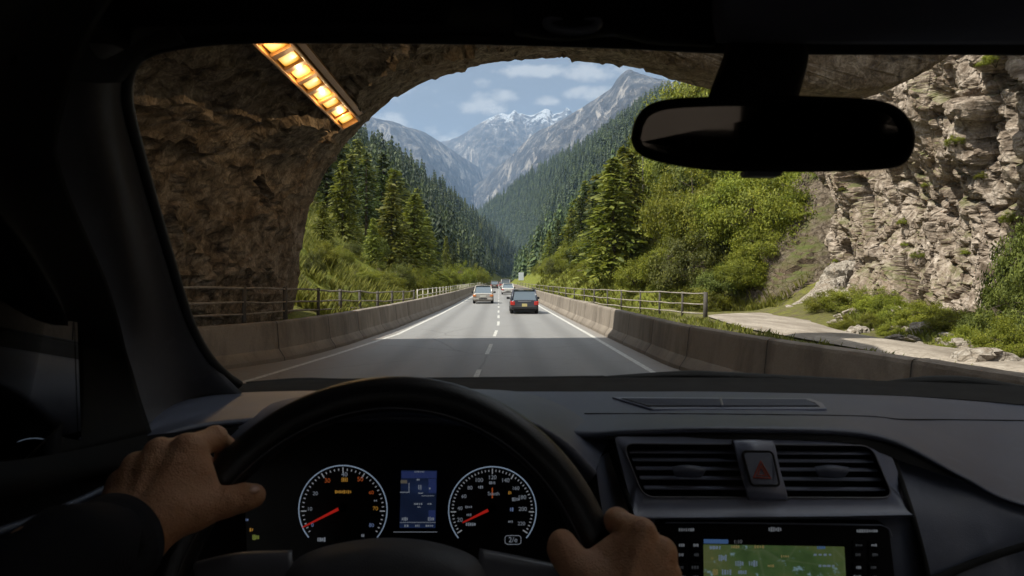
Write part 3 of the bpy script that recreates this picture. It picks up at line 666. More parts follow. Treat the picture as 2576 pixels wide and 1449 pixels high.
# ================================================================ forest: single conifers first, the far wood as one mass
def scatter_left():
    out = []; y = 52.
    while y < 1330:
        st = 4.6 + y * .0034; s = 12 + (3 if y < 90 else 0); cap = np.interp(y, CLy, CLv); smax = cap / np.interp(y, KLy, KLv) + 14
        if y > 220: s = 5
        while s < smax:
            x = float(xv(y)) - 5 - s + rt.uniform(-.45, .45) * st; yy = y + rt.uniform(-.45, .45) * st
            out.append((x, yy)); s += st * rt.uniform(.75, 1.2) * .8
        y += st * rt.uniform(.85, 1.15)
    return out
def scatter_right():
    out = []; y = 72.
    while y < 680:
        st = 4.6 + y * .0048; s = 11. if y < 200 else 5; cap = np.interp(y, CRy, CRv); smax = cap / .95 + 10
        while s < smax:
            x = float(xv(y)) + 5.9 + s + rt.uniform(-.45, .45) * st; out.append((x, y + rt.uniform(-.45, .45) * st)); s += st * rt.uniform(.8, 1.2)
        y += st * rt.uniform(.85, 1.15)
    return out
def visible(x, y, z, top):
    px = VX + x * F / y; py = VY - (top - EYE) * F / y
    return 300 < px < 2700 and py < 790 and -120 < py and not (px < 700)
cand = []
for side, pts in ((0, scatter_left()), (1, scatter_right())):
    A = np.array(pts); Z = height(A[:, 0], A[:, 1])
    for (x, y), z in zip(A, Z):
        if side == 1 and y < 84: continue
        if np.min(np.hypot(named[:, 0] - x, (named[:, 1] - y) * .5)) < 2.0: continue
        hh = rt.uniform(.65, 1.15) * np.interp(y, [50, 120, 300], [9.5, 11.5, 14.5])
        if x * F / y + VX < 1230 and y < 200: hh *= .9
        cand.append((y, x, z, hh, side))
gap = np.array([perlin(np.array([[c[1] * .045, c[0] * .022, 3.3]]))[0] for c in cand]); cand = [(c[0], c[1], c[2], c[3] * rt.uniform(.6, 1.18), c[4]) for c, q in zip(cand, gap) if q < .26 or rt.random() < .25]
cand = [c for c in cand if visible(c[1], c[0], c[2], c[2] + c[3])]
cand.sort(); NEAR = cand[:265]
for y, x, z, hh, side in NEAR:
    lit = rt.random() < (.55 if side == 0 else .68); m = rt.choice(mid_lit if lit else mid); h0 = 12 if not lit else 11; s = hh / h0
    wd = s * rt.uniform(.7, 1.35)
    if side == 0: lab, gp = ('light green conifer in the wood on the left slope', 'light conifers on the left slope') if lit else ('dark green spruce in the wood on the left slope', 'dark spruces on the left slope')
    else: lab, gp = ('light green conifer in the wood on the right slope', 'light conifers on the right slope') if lit else ('dark green spruce in the wood on the right slope', 'dark spruces on the right slope')
    place_tree('conifer', m[0], m[1], (x, y, z - .2), lab, 'conifer', gp, (wd, wd, s), rt.uniform(0, 6), parts=y < 130)
def far_tree(seed, lev=8, n=7):
    g = np.random.RandomState(seed); V = []; f = []
    for l in range(lev):
        t = l / lev; z0 = .06 + .94 * t; r = .19 * (1 - t) ** .85 + .012; m = max(4, n - l // 3); a0 = g.rand() * 6
        for k in range(m):
            a = a0 + k * 6.283 / m + g.normal() * .2; rr = r * g.uniform(.7, 1.2); w = .55 * rr + .012; i = len(V)
            d = np.array((math.cos(a), math.sin(a), 0)); sd = np.array((-math.sin(a), math.cos(a), 0))
            V += [np.array((0, 0, z0 + .13 * (1 - t) + .04)), d * rr * .55 + sd * w * .6 + (0, 0, z0 + .01), d * rr + (0, 0, z0 - .045 - .03 * g.rand()), d * rr * .55 - sd * w * .6 + (0, 0, z0 + .01)]; f.append((i, i + 1, i + 2, i + 3))
    return np.array(V), np.array(f)
FT = [far_tree(k) for k in range(6)]
def forest(name, pts, label, mat):
    Vs = []; Fs = []; n = 0
    for x, y, z, h in pts:
        V, f = FT[rt.randrange(6)]; a = rt.uniform(0, 6.28); c, s = math.cos(a), math.sin(a); w = h * rt.uniform(.8, 1.3)
        q = np.c_[(V[:, 0] * c - V[:, 1] * s) * w + x, (V[:, 0] * s + V[:, 1] * c) * w + y, V[:, 2] * h + z - .3]
        Vs.append(q); Fs.append(f + n); n += len(V)
    o = link(name, raw_mesh(name, np.vstack(Vs), np.vstack(Fs), False, mat)); return tag(o, label, 'forest', kind='stuff')
far = cand[265:]
rl = [rt.random() < .24 for _ in far]
forest('conifer_forest', [(x, y, z, hh * 1.1) for (y, x, z, hh, s), q in zip(far, rl) if s == 0 and not q], 'dense dark conifer wood covering the left mountainside', M['needle_far'])
forest('conifer_forest', [(x, y, z, hh) for (y, x, z, hh, s), q in zip(far, rl) if s == 1 and not q], 'conifer wood higher up the near right slope', M['needle_far'])
forest('mixed_wood', [(x, y, z, hh * .8) for (y, x, z, hh, s), q in zip(far, rl) if q and s == 0], 'lighter larches dotted through the dark wood on the left', M['needle_far_lit'])
forest('mixed_wood', [(x, y, z, hh * .85) for (y, x, z, hh, s), q in zip(far, rl) if q and s == 1], 'lighter larches dotted through the wood on the right', M['needle_far_lit'])
pts = []
for i in range(2, 258):
    for j in range(0, 88):
        if rt.random() < .19:
            a = HG[i, j]; b = HG[min(i + 1, 259), min(j + 1, 89)]; u, w = rt.random(), rt.random(); q = a + (HG[min(i + 1, 259), j] - a) * u + (HG[i, min(j + 1, 89)] - a) * w
            cl_ = perlin(np.array([[q[0] * .012, q[1] * .012, 4.]]))[0]
            if cl_ > .28 and rt.random() < .8: continue
            px = VX + q[0] * F / q[1]
            if 1120 < px < 1800: pts.append((q[0], q[1], q[2], rt.uniform(12, 25)))
forest('conifer_forest', pts, 'bluish conifer wood covering the far hillside across the valley', M['needle_far'])
print('forest', len(cand), len(far), len(pts))

# ================================================================ broadleaf bushes
def bush(seed, mat, n=9000, tips=85, leaf=.036, sig=.088):
    """leafy sprays on forking stems: an uneven crown with gaps"""
    g = np.random.RandomState(seed); C = []; A = []; B = []; st = MB()
    limbs = [np.array((math.cos(a) * r, math.sin(a) * r, z)) for a, r, z in zip(g.rand(9) * 6.28, .25 + .45 * g.rand(9), .25 + .45 * g.rand(9))]
    for l in limbs: st.tube([(0, 0, -.15), l * .5 + g.normal(size=3) * .03, l], [.028, .018, .008], 5)
    for k in range(tips):
        l = limbs[g.randint(9)]; a = g.rand() * 6.28; r = math.sqrt(g.rand()) * 1.02; z = .06 + g.rand() ** .8 * (1.02 - .55 * r * r) * g.uniform(.75, 1.08); t = np.array((math.cos(a) * r, math.sin(a) * r, z))
        if g.rand() < .5: st.tube([l, (l + t) / 2 + g.normal(size=3) * .04, t], [.008, .006, .003], 4)
        out = t - np.array((0, 0, .25)); out /= np.linalg.norm(out); m = int(n / tips * g.uniform(.5, 1.5)); sg = sig * g.uniform(.7, 1.35)
        Q = t + g.normal(size=(m, 3)) * sg * np.array((1.15, 1.15, .62)) + out * (g.rand(m, 1) ** 2) * sg * 1.6
        Nn = out * .7 + np.array((0, 0, .55)) + g.normal(size=(m, 3)) * .62; Nn /= np.linalg.norm(Nn, axis=1)[:, None]
        U = np.cross(Nn, g.normal(size=(m, 3))); U /= np.linalg.norm(U, axis=1)[:, None]; W_ = np.cross(Nn, U); sz = leaf * g.uniform(.5, 1.25, (m, 1)); C.append(Q); A.append(U * sz * .66); B.append(W_ * sz * .34)
    V, f = quads(np.vstack(C), np.vstack(A), np.vstack(B)); Vs = np.vstack(st.v)
    return raw_mesh('foliage', V, f, False, mat), raw_mesh('stem', Vs, st.f, True, M['bark'])
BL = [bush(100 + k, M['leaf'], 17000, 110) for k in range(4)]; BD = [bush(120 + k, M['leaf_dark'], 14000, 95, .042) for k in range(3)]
def put_bush(px, py, d, wpx, hpx, lit, label, group='bushes on the right bank', kind='bush', cat='bush', flat=None):
    """a bush whose foot stands on the slope under the pixel"""
    x = (px - VX) * d / F; z = gz(x, d); b = rt.choice(BL if lit else BD); w = wpx * d / F / 2; h = hpx * d / F
    o = empty(kind, (x, d, z - .1)); link('stem', b[1], o); link('foliage', b[0], o); o.scale = (w, w * .9, h); o.rotation_euler = (0, 0, rt.uniform(0, 6)); return tag(o, label, cat, group)
BU = [(1735, 55, 220, 190, 1, 'bright leafy bush right of the big conifer and left of the mirror tab'), (1672, 52, 120, 105, 1, 'pale green bush at the foot of the big conifer'), (1610, 54, 120, 70, 1, 'low bright bush above the right timber fence'), (1722, 49, 170, 135, 0, 'shadowy dark bush under the bright leaves in the middle of the right bank'), (1790, 52, 200, 170, 1, 'large yellow green bush below the middle of the mirror'), (1866, 50, 200, 165, 1, 'feathery bright bush filling the slope left of the cliff'), (1920, 47, 250, 170, 1, 'sunlit bush overhanging the brown outcrop'), (1985, 52, 240, 210, 1, 'tall bright bush against the left edge of the cliff'), (1760, 62, 230, 210, 0, 'darker bush higher up beneath the mirror tab'), (1870, 62, 250, 210, 0, 'deep green bush high on the slope beneath the mirror'),
    (1960, 62, 250, 220, 1, 'bright bush at the top of the slope beside the cliff'), (2030, 56, 190, 190, 1, 'yellow bush tucked in behind the cliff edge'), (1680, 68, 200, 190, 1, 'lime green bush behind the big conifers'), (1640, 72, 180, 170, 0, 'dark bush between the thin pole and the conifers'), (1830, 45, 150, 80, 0, 'small grey green bush above the bend of the track'), (1895, 44, 110, 60, 1, 'small tuft of leaves on the bank above the track bend'), (1770, 44, 120, 60, 1, 'low bush just behind the end post of the fence'),
    (1560, 68, 130, 80, 1, 'round bush under the slim spruces on the right bank'), (1510, 80, 120, 75, 1, 'bright bush low on the right bank before the spruces'), (1480, 70, 90, 45, 1, 'grassy bush just above the right timber fence'), (1440, 95, 80, 60, 1, 'small round bush on the far right bank'), (1410, 105, 70, 50, 0, 'little dark bush on the far right bank'), (1385, 120, 60, 45, 1, 'little bright bush near the end of the right bank'), (1365, 145, 50, 40, 1, 'distant bright bush beside the right guard rail'),
    (1750, 80, 260, 250, 1, 'big hazy bush high above the others near the mirror'), (1850, 80, 260, 260, 1, 'hazy bush hidden mostly behind the mirror'), (1700, 95, 200, 230, 1, 'uppermost hazy bush left of the mirror stem')]
for px, d, w, h, lit, lab in BU: put_bush(px, 0, d, w, h, lit, lab)
for px, py, d, w, h, lab in [(2070, 500, 50, 170, 190, 'upper bright bush squeezed between the outcrop and the top of the cliff edge'), (2045, 565, 47.5, 150, 150, 'bright bush growing on top of the brown outcrop against the cliff'), (1985, 625, 46, 160, 150, 'bright bush hanging over the middle of the brown outcrop'), (1925, 668, 44.6, 150, 120, 'yellow green bush on the left shoulder of the brown outcrop'), (1868, 702, 44, 120, 80, 'low bush at the lower left end of the brown outcrop')]:
    q = P(px, py, d); b = rt.choice(BL); ww = w * d / F / 2; o = empty('bush', (q[0], q[1], q[2] - .3)); link('stem', b[1], o); link('foliage', b[0], o); o.scale = (ww, ww * .9, h * d / F); o.rotation_euler = (0, 0, rt.uniform(0, 6)); tag(o, lab, 'bush', 'bushes on the right bank')
BLf = [(812, 32, 80, 55, 1, 'leafy bush beside the tunnel mouth on the left bank'), (850, 38, 80, 40, 1, 'bright low bush on the left bank near the tunnel'), (905, 36, 90, 34, 1, 'low spreading bush on the lower left bank'), (970, 42, 90, 36, 1, 'low bush above the left timber fence'), (1030, 50, 90, 60, 1, 'round bright bush over the left fence'), (1005, 47, 70, 70, 0, 'dark upright bush on the left bank by the fence'), (1065, 62, 80, 55, 1, 'yellowish bush beside the pale guard fence'), (1100, 75, 70, 45, 1, 'small bright bush beside the pale guard fence'), (1130, 95, 60, 45, 1, 'small bush beside the far end of the guard fence'), (1165, 125, 60, 55, 1, 'pale round bush far along the left bank'), (1195, 170, 55, 50, 1, 'yellow bush far along the left bank'), (1215, 220, 45, 40, 1, 'distant yellow bush near the road end'), (790, 28, 60, 60, 0, 'dark bush growing against the tunnel rock'), (880, 47, 60, 35, 0, 'dark green bush under the bright conifer'), (930, 58, 100, 60, 0, 'dark low bush under the thin spruce')]
for px, d, w, h, lit, lab in BLf: put_bush(px, 0, d, w, h, lit, lab, 'bushes on the left bank')
CP = [(2080, 33, 110, 50, 1, 'bright tuft at the left foot of the cliff'), (2150, 31.5, 130, 55, 1, 'bright green tuft under the cliff, second from its corner'), (2120, 27.5, 60, 40, 1, 'small tuft close to the track below the cliff corner'), (2215, 29.5, 110, 60, 1, 'leafy tuft below the pale cliff face'), (2270, 26, 120, 50, 1, 'spreading tuft among the stones'), (2330, 24.5, 130, 60, 1, 'tuft below the grey cliff bulge'), (2190, 26, 60, 45, 1, 'little round tuft on the track edge'), (2240, 24, 60, 35, 1, 'low tuft on the track edge beside flat stones'),
    (2400, 22.5, 130, 55, 1, 'brownish green plant left of the tall leafy plant'), (2480, 20, 130, 95, 0, 'leafy dark plant beside the track at the right'), (2565, 18.2, 190, 170, 0, 'tall leafy plant at the right edge in front of the cliff'), (2545, 16.6, 170, 110, 1, 'bright leafy plant over the large boulder'), (2440, 19.5, 120, 60, 1, 'small bright plant beside the large boulder'), (2600, 21, 200, 260, 0, 'highest leafy plant at the right edge of the view'), (2390, 19, 80, 35, 1, 'low herb beside the long flat slab')]
for px, d, w, h, lit, lab in CP: put_bush(px, 0, d, w, h, lit, lab, 'plants at the foot of the cliff', 'plant', 'plant')
# tufts growing out of the cliff
from mathutils.bvhtree import BVHTree
cbv = BVHTree.FromPolygons([tuple(v) for v in CG.reshape(-1, 3)[:]], [tuple(int(i) for i in f) for f in grid_faces(len(cz), len(cb))])
for px, py, s, lab in [(2505, 165, .9, 'tuft of grass high on the cliff near the right edge'), (2405, 365, .6, 'mossy tuft right of the mirror'), (2330, 470, .35, 'small tuft on the cliff beneath the mirror corner'), (2470, 450, .4, 'mossy tuft in a crack at the right of the cliff'), (2275, 565, .5, 'tuft above the dark hole of the cliff'), (2310, 650, .55, 'hanging moss in the middle of the cliff'), (2280, 620, .4, 'small green tuft in the middle of the cliff'), (2430, 640, .3, 'tiny tuft on the grey part of the cliff'), (2215, 755, .45, 'tuft low on the cliff'), (2105, 660, .4, 'tuft on the left edge of the cliff'), (2545, 560, .6, 'tuft on the cliff above the tall leafy plant'), (2120, 480, .35, 'small tuft near the top left of the cliff')]:
    d_ = P(px, py, 1.) - np.array((0, 0, EYE)); hit = cbv.ray_cast(Vector((0, 0, EYE)), Vector(d_))
    if hit[0] is None: continue
    b = rt.choice(BL + BD[:1]); o = empty('cliff_plant', hit[0]); link('stem', b[1], o); link('foliage', b[0], o); o.scale = (s * .55, s * .55, s * .6); o.rotation_euler = (0, 0, rt.uniform(0, 6)); tag(o, lab, 'plant', 'tufts on the cliff')

# ================================================================ grass
gr = np.random.RandomState(3); C = []
def tufts(xs, ys, n_blade, hgt, wid):
    z = height(xs, ys); V = []
    for x, y, zz in zip(xs, ys, z):
        k = n_blade; a = gr.rand(k) * 6.28; h = hgt * gr.uniform(.5, 1.3, k); r = gr.rand(k) * .22; w = wid * gr.uniform(.7, 1.3, k)
        b = np.c_[x + np.cos(a) * r, y + np.sin(a) * r, np.full(k, zz - .03)]; sd = np.c_[-np.sin(a + 1), np.cos(a + 1), a * 0] * w[:, None]; tip = b + np.c_[np.cos(a) * h * .55, np.sin(a) * h * .55, h]
        mid_ = b * .45 + tip * .55 + np.c_[a * 0, a * 0, h * .12]
        V.append(np.stack([b - sd, b + sd, mid_ + sd * .7, tip], 1).reshape(-1, 3)); 
        V.append(np.stack([b - sd, mid_ + sd * .7, tip, mid_ - sd * .6], 1).reshape(-1, 3))
    V = np.vstack(V); return V, np.arange(len(V)).reshape(-1, 4)
def scat(n, y0, y1, side):
    y = y0 + (y1 - y0) * gr.rand(n) ** 1.5
    if side < 0: s = gr.rand(n) ** 1.2 * np.interp(y, [22, 40, 100], [6, 14, 22]); x = -5.2 - s
    else: s = gr.rand(n) ** 1.3 * np.interp(y, [40, 60, 100], [9, 14, 18]); x = np.interp(y, XRy, XRv) - .3 + s
    keep = fbm(np.c_[x * .3, y * .3, y * 0 + 2.5], 3) > -.28
    return x[keep], y[keep]
X, Y = scat(5200, 23, 110, -1); V, f = tufts(X, Y, 6, .42, .03); tag(link('meadow_grass', raw_mesh('meadow_grass', V, f, False, M['blade'])), 'long sunlit grass covering the left bank', 'grass', kind='stuff')
X, Y = scat(4200, 41, 130, 1); V, f = tufts(X, Y, 6, .42, .035); tag(link('meadow_grass', raw_mesh('meadow_grass', V, f, False, M['blade'])), 'long sunlit grass covering the right bank', 'grass', kind='stuff')
n = 900; Y = gr.uniform(13, 60, n); X = np.interp(Y, [13, 22, 30, 36, 60], [6.2, 5.4, 5.2, 5.2, 5.0]) + gr.rand(n) ** 1.2 * np.interp(Y, [13, 24, 33, 45, 60], [3.6, 4.0, 4.8, 4, 1.]); V, f = tufts(X, Y, 7, .24, .022)
tag(link('verge_grass', raw_mesh('verge_grass', V, f, False, M['blade'])), 'short grass on the verge between the right barrier and the track', 'grass', kind='stuff')
n = 700; Y = gr.uniform(13, 36, n); X = np.interp(Y, [8, 16, 20.7, 25, 29, 35], [14.2, 13.6, 13.3, 13.6, 14.6, 18.2]) + gr.rand(n) * 3; V, f = tufts(X, Y, 7, .26, .024)
tag(link('verge_grass', raw_mesh('verge_grass', V, f, False, M['blade'])), 'rough grass between the track and the foot of the cliff', 'grass', kind='stuff')
# thin pole on the right bank
x, y, z = on_slope(1617, 600, 66); pl = MB().tube([(0, 0, -.3), (0.02, 0, 5), (-.03, 0, 10.5)], [.09, .075, .05], 7); pl.box((0, 0, 10.0), (.7, .07, .07))
o = pl.build('utility_pole', M['dark_wood'], None, True); o.location = (x, y, z); tag(o, 'thin dark pole standing among the bushes beside the big conifers', 'pole')
# ================================================================ traffic
def paint(name, col, metal=.0, rough=.32): 
    t = NT(name); p = t.objpos(); n = t.noise(3, 4, .6, p); d = t.noise(14, 5, .7, p)
    c = t.mix(t.math('MULTIPLY', n, .35), col, (.12, .10, .085)); z = t.n('ShaderNodeSeparateXYZ', i_0=p).outputs[2]
    c = t.mix(t.math('MULTIPLY', t.ramp(z, [(.25, .8), (.65, .0)]), d), c, (.13, .11, .09))
    return t.done(t.bsdf(c, rough, metal=metal, Coat_Weight=.35, Coat_Roughness=.15))
M['car_glass'] = simple('car glass with painted sky tint', (.075, .10, .125), .06, var=.1, spec=.8)  # pale blue of the reflected sky put into the glass colour
M['tyre'] = simple('tyre rubber', (.012, .012, .012), .85, var=.3)
M['alloy'] = simple('wheel alloy', (.35, .35, .36), .35, .8)
M['trim'] = simple('black plastic trim', (.014, .014, .016), .55, var=.2)
M['tail'] = emitter('red brake lamp', (1., .06, .02), .05, (.36, .012, .008))
M['amber'] = emitter('orange lamp', (1., .30, .05), .04, (.5, .15, .03))
M['plate_white'] = simple('white plate', (.55, .55, .5), .5); M['plate_yellow'] = simple('yellow plate', (.62, .52, .22), .5)
def vehicle(name, loc, L, W, H, kind, pm, label, cat, plate, lamp, roof=None):
    """rear of the vehicle stands at loc, nose along +Y"""
    root = empty(name, loc); w = W / 2; bel = .56 * H if kind != 'van' else .52 * H
    if kind == 'suv': ST = [(0, .30, .86, bel), (.05, .24, .97, bel + .01), (.35, .2, 1., bel + .02), (1.2, .2, 1., bel + .02), (2.6, .2, 1., bel), (3.3, .2, .99, bel - .05), (3.9, .22, .95, bel - .10), (L - .12, .26, .85, bel - .22), (L, .34, .72, bel - .34)]; CAB = [(.12, .0), (.62, 1.), (2.0, 1.), (3.05, 0.)]; ro = [(.1, .90), (.5, .76), (2.0, .76), (3.1, .84)]
    elif kind == 'sedan': ST = [(0, .34, .88, bel - .03), (.06, .26, .97, bel), (.35, .2, 1., bel + .02), (1.2, .2, 1., bel + .02), (2.6, .2, 1., bel), (3.3, .2, .99, bel - .06), (3.9, .22, .95, bel - .1), (L - .12, .26, .85, bel - .2), (L, .34, .72, bel - .32)]; CAB = [(.30, .0), (1.0, 1.), (2.1, 1.), (3.1, 0.)]; ro = [(.25, .88), (1.0, .74), (2.1, .74), (3.1, .84)]
    else: ST = [(0, .32, .95, bel), (.05, .26, .99, bel), (.4, .22, 1., bel), (2, .22, 1., bel), (3.4, .22, 1., bel), (3.9, .24, .98, bel - .1), (L - .1, .28, .9, bel - .2), (L, .36, .8, bel - .32)]; CAB = [(.04, 0.), (.12, 1.), (2.9, 1.), (3.6, 0.)]; ro = [(.04, .96), (.2, .9), (2.9, .88), (3.6, .9)]
    def sec(y, z0, k, z1):
        a = w * k; return [(-a * .80, y, z0), (-a * .96, y, z0 + .10), (-a, y, z0 + .3 * (z1 - z0) + .05), (-a * .985, y, z1 - .12), (-a * .93, y, z1 - .03), (-a * .80, y, z1), (0, y, z1 + .015), (a * .80, y, z1), (a * .93, y, z1 - .03), (a * .985, y, z1 - .12), (a, y, z0 + .3 * (z1 - z0) + .05), (a * .96, y, z0 + .10), (a * .80, y, z0)]
    b = MB(); G = np.array([sec(*s) for s in ST]); b.grid(G[:, ::-1]); n = 13
    b.add(G[0], [tuple(range(n))]); b.add(G[-1], [tuple(range(n))[::-1]])
    b.build('body', pm, root, True, bevel=.0)
    # cabin: dark glasshouse, painted roof and pillars
    zb = bel - .03; zt = H - .05; C = [(y, z) for y, z in CAB]
    ins = .86 if kind != 'van' else .93
    def ring(y, t): a = w * (.93 - (.93 - ro[1][1]) * t) ; z = zb + (zt - zb) * t; return a, z
    g = MB(); V = []
    (y0, _), (y1, _), (y2, _), (y3, _) = CAB; ab = w * .93; at = w * ro[1][1]
    bot = [(-ab * .97, y0, zb), (ab * .97, y0, zb), (ab, y3, zb), (-ab, y3, zb)]; top = [(-at, y1, zt), (at, y1, zt), (at, y2, zt), (-at, y2, zt)]
    g.add(bot + top, [(0, 1, 5, 4), (1, 2, 6, 5), (2, 3, 7, 6), (3, 0, 4, 7), (4, 5, 6, 7)]); g.build('window', M['car_glass'], root, bevel=.04)
    r = MB(); r.grid(np.array([[(x * k, y, z) for x, z in ((-at * 1.03, zt - .03), (-at * .95, zt + .045), (0, zt + .07), (at * .95, zt + .045), (at * 1.03, zt - .03))] for y, k in ((y1 - .10, .97), (y1 - .02, 1.), (y2, 1.), (y2 + .12, .97))])[::-1]); r.build('roof', roof or pm, root, True, solid=.03)
    for s in (-1, 1):
        pb = MB(); pb.tube([np.array(bot[0 if s < 0 else 1]) * (1.0, 1, 1) + (0, -.01, 0), np.array(top[0 if s < 0 else 1]) + (0, -.02, .02)], [.065, .05], 6); pb.tube([np.array(bot[3 if s < 0 else 2]), np.array(top[3 if s < 0 else 2])], .035, 6)
        pb.tube([np.array((s * (ab * .985), (y0 + y3) / 2, zb)), np.array((s * (at + .01), (y1 + y2) / 2, zt))], .04, 6); pb.build('pillar', pm, root, True)
        wm = MB(); wm.box((s * (w + .09), 2.55 if kind != 'van' else 3.2, bel + .07), (.2, .1, .15)); wm.tube([(s * (w - .03), 2.6 if kind != 'van' else 3.25, bel + .02), (s * (w + .06), 2.6 if kind != 'van' else 3.25, bel + .05)], .025, 5); wm.build('wing_mirror', M['trim'], root, bevel=.03)
        zl = bel - (.18 if kind != 'van' else .05); hl = .24 if kind == 'suv' else .17
        tl = MB(); tl.box((s * w * .80, .0, zl), (w * .26, .10, hl * .9), taper=.9); tl.box((s * w * .93, .13, zl + .02), (w * .13, .26, hl * .9)); tl.build('tail_light', lamp, root, bevel=.025)
        for yy in (.72, L - .85):
            o = empty('wheel', (s * (w - .10), yy, .32), root)
            t = MB(); rr = [(.20, -.10), (.29, -.105), (.32, -.07), (.32, .07), (.29, .105), (.20, .10)]
            t.grid(np.array([[(x, math.cos(a) * q, math.sin(a) * q) for q, x in rr] for a in np.linspace(0, 2 * np.pi, 25)])); t.build('tyre', M['tyre'], o, True)
            q = MB(); q.grid(np.array([[(x, math.cos(a) * rad_, math.sin(a) * rad_) for rad_, x in ((.205, s * .09), (.19, s * .06), (.02, s * .075), (.0, s * .075))] for a in np.linspace(0, 2 * np.pi, 21)])); q.build('rim', M['alloy'], o, True)
    bp = MB(); bp.box((0, .02, .37), (W * .94, .16, .20)); bp.box((0, .30, .22), (W * .80, .5, .10)); bp.build('bumper', M['trim'] if kind != 'sedan' else pm, root, bevel=.05)
    pl = MB(); pl.box((0, -.035, bel - (.30 if kind == 'suv' else .22)), (.50 if plate == 'plate_white' else .30, .03, .13 if plate == 'plate_white' else .2)); pl.build('number_plate', M[plate], root, bevel=.004)
    if kind == 'suv': 
        for s in (-1, 1): MB().tube([(s * at * .9, .75, H + .02), (s * at * .9, 1.3, H + .06), (s * at * .9, 2.0, H + .02)], .018, 6).build('roof_rail', M['trim'], root, True)
        hb_ = MB(); hb_.box((0, .02, bel - .06), (W * .46, .06, .035)); hb_.build('tailgate_trim', M['alloy'], root, bevel=.008)
    else:
        hb_ = MB(); hb_.box((0, -.03, .40), (W * .42, .06, .12)); hb_.build('bumper_insert', M['trim'], root, bevel=.02)
    return tag(root, label, cat, 'traffic driving ahead')
vehicle('suv', (1.50, 39.9, 0), 4.3, 1.66, 1.44, 'suv', paint('deep blue paint', (.020, .030, .058), .2), 'dark blue car with red tail lamps and a yellow plate, nearest in the right lane', 'car', 'plate_yellow', M['tail'])
vehicle('car', (-1.33, 57.2, 0), 4.3, 1.72, 1.52, 'sedan', paint('silver beige paint', (.42, .40, .37), .3), 'silver car with orange lamps, nearest in the left lane', 'car', 'plate_white', M['amber'])
vehicle('car', (-1.0, 152, 0), 4.4, 1.8, 1.75, 'suv', paint('brown paint', (.11, .075, .06), .1), 'brown car with pale roof farther ahead in the left lane', 'car', 'plate_white', M['tail'], paint('pale roof paint', (.45, .44, .43)))
vehicle('car', (1.25, 93, 0), 4.3, 1.76, 1.5, 'sedan', paint('white paint', (.62, .61, .60)), 'white car partly hidden in front of the dark blue car', 'car', 'plate_white', M['tail'])
vehicle('van', (1.35, 138, 0), 4.9, 1.9, 2.15, 'van', paint('van white paint', (.55, .54, .53)), 'small white van ahead of the white car in the right lane', 'van', 'plate_white', M['tail'])
vehicle('car', (1.0, 192, 0), 4.3, 1.76, 1.5, 'sedan', paint('red paint', (.30, .03, .02)), 'tiny red car far ahead in the right lane', 'car', 'plate_white', M['tail'])
vehicle('car', (-1.2, 255, 0), 4.3, 1.76, 1.5, 'sedan', paint('grey paint', (.25, .25, .26)), 'tiny grey car far ahead in the left lane', 'car', 'plate_white', M['tail'])
# roadside signs and marker posts
M['sign_white'] = simple('white sign sheet', (.62, .66, .72), .5, var=.1); M['sign_back'] = simple('sign pole steel', (.3, .3, .3), .5, .6)
def sign(px, d, zc, w, h, label, mat, cat='road sign', name='road_sign'):
    x = (px - VX) * d / F; z = gz(x, d); o = empty(name, (x, d, z)); b = MB(); b.box((0, 0, zc - z), (w, .03, h)); b.build('sign_panel', mat, o, bevel=.01)
    b = MB(); b.tube([(0, .05, -.3), (0, .05, zc - z + h / 2)], .035, 7); b.build('sign_post', M['sign_back'], o, True); return tag(o, label, cat)
sign(1311, 150, 2.75, 1.15, 1.7, 'white sign panel beside the road on the right bank far ahead', M['sign_white'])
sign(1188, 150, 2.8, .55, .4, 'small white sign beside the pale guard fence on the left', M['sign_white'])
sign(1086, 80, 2.95, .28, .5, 'little white marker standing on the left bank above the fence', M['sign_white'], 'marker', 'marker_post')
# ================================================================ the car we sit in
def pl_mat(name, col, rough, grain=.25, spec=.45):
    t = NT(name); p = t.objpos(); n = t.noise(9, 5, .6, p); v = t.voro(900, p); d = t.noise(40, 5, .75, p)
    c = t.mix(n, [k * .8 for k in col], [k * 1.2 for k in col]); c = t.mix(t.ramp(d, [(.55, 0.), (.8, .25)]), c, [k * 2.2 + .01 for k in col])
    r = t.math('ADD', t.math('MULTIPLY', n, .18), rough - .09)
    return t.done(t.bsdf(c, r, t.bump(v, grain, .0006), spec=spec))
M['dash'] = pl_mat('grained dash plastic', (.078, .088, .122), .45)
M['panel'] = pl_mat('satin grey panel', (.145, .16, .215), .34, .1)
M['pillar'] = pl_mat('pillar trim fabric', (.065, .067, .075), .85, .5, .1)
M['black'] = pl_mat('matt black plastic', (.005, .005, .006), .7, .2, .08)
M['liner'] = pl_mat('dark roof lining', (.009, .009, .011), .95, .6, .05)
M['leather'] = pl_mat('wheel leather', (.010, .010, .0115), .36, .35)
M['hub'] = pl_mat('wheel hub cover', (.075, .076, .085), .5, .3)
M['spoke'] = pl_mat('satin spoke', (.11, .11, .125), .36, .1)
M['rubber'] = simple('black rubber seal', (.004, .004, .004), .7, var=.2)
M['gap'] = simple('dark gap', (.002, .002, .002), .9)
M['screen_glass'] = glass('windscreen glass', (.90, .93, .925), .55)
M['side_glass'] = glass('tinted side glass', (.10, .11, .11), .3)
def mirror_mat():
    t = NT('dimmed mirror'); n = t.noise(8, 3, .6, t.objpos()); return t.done(t.bsdf(t.mix(n, (.030, .025, .021), (.06, .05, .042)), .04, metal=1.))
M['mirror'] = mirror_mat()
car = empty('car', (0, .8, 1.2)); tag(car, 'dark interior of the car we look out of, with dashboard, windscreen and steering wheel', 'car')
OFF = Vector((0, .8, 1.2))
def fix(o):
    """parts are modelled in place; keep them there under the car"""
    o.matrix_parent_inverse = Matrix.Translation(-OFF) if o.parent == car else Matrix.Identity(4); return o
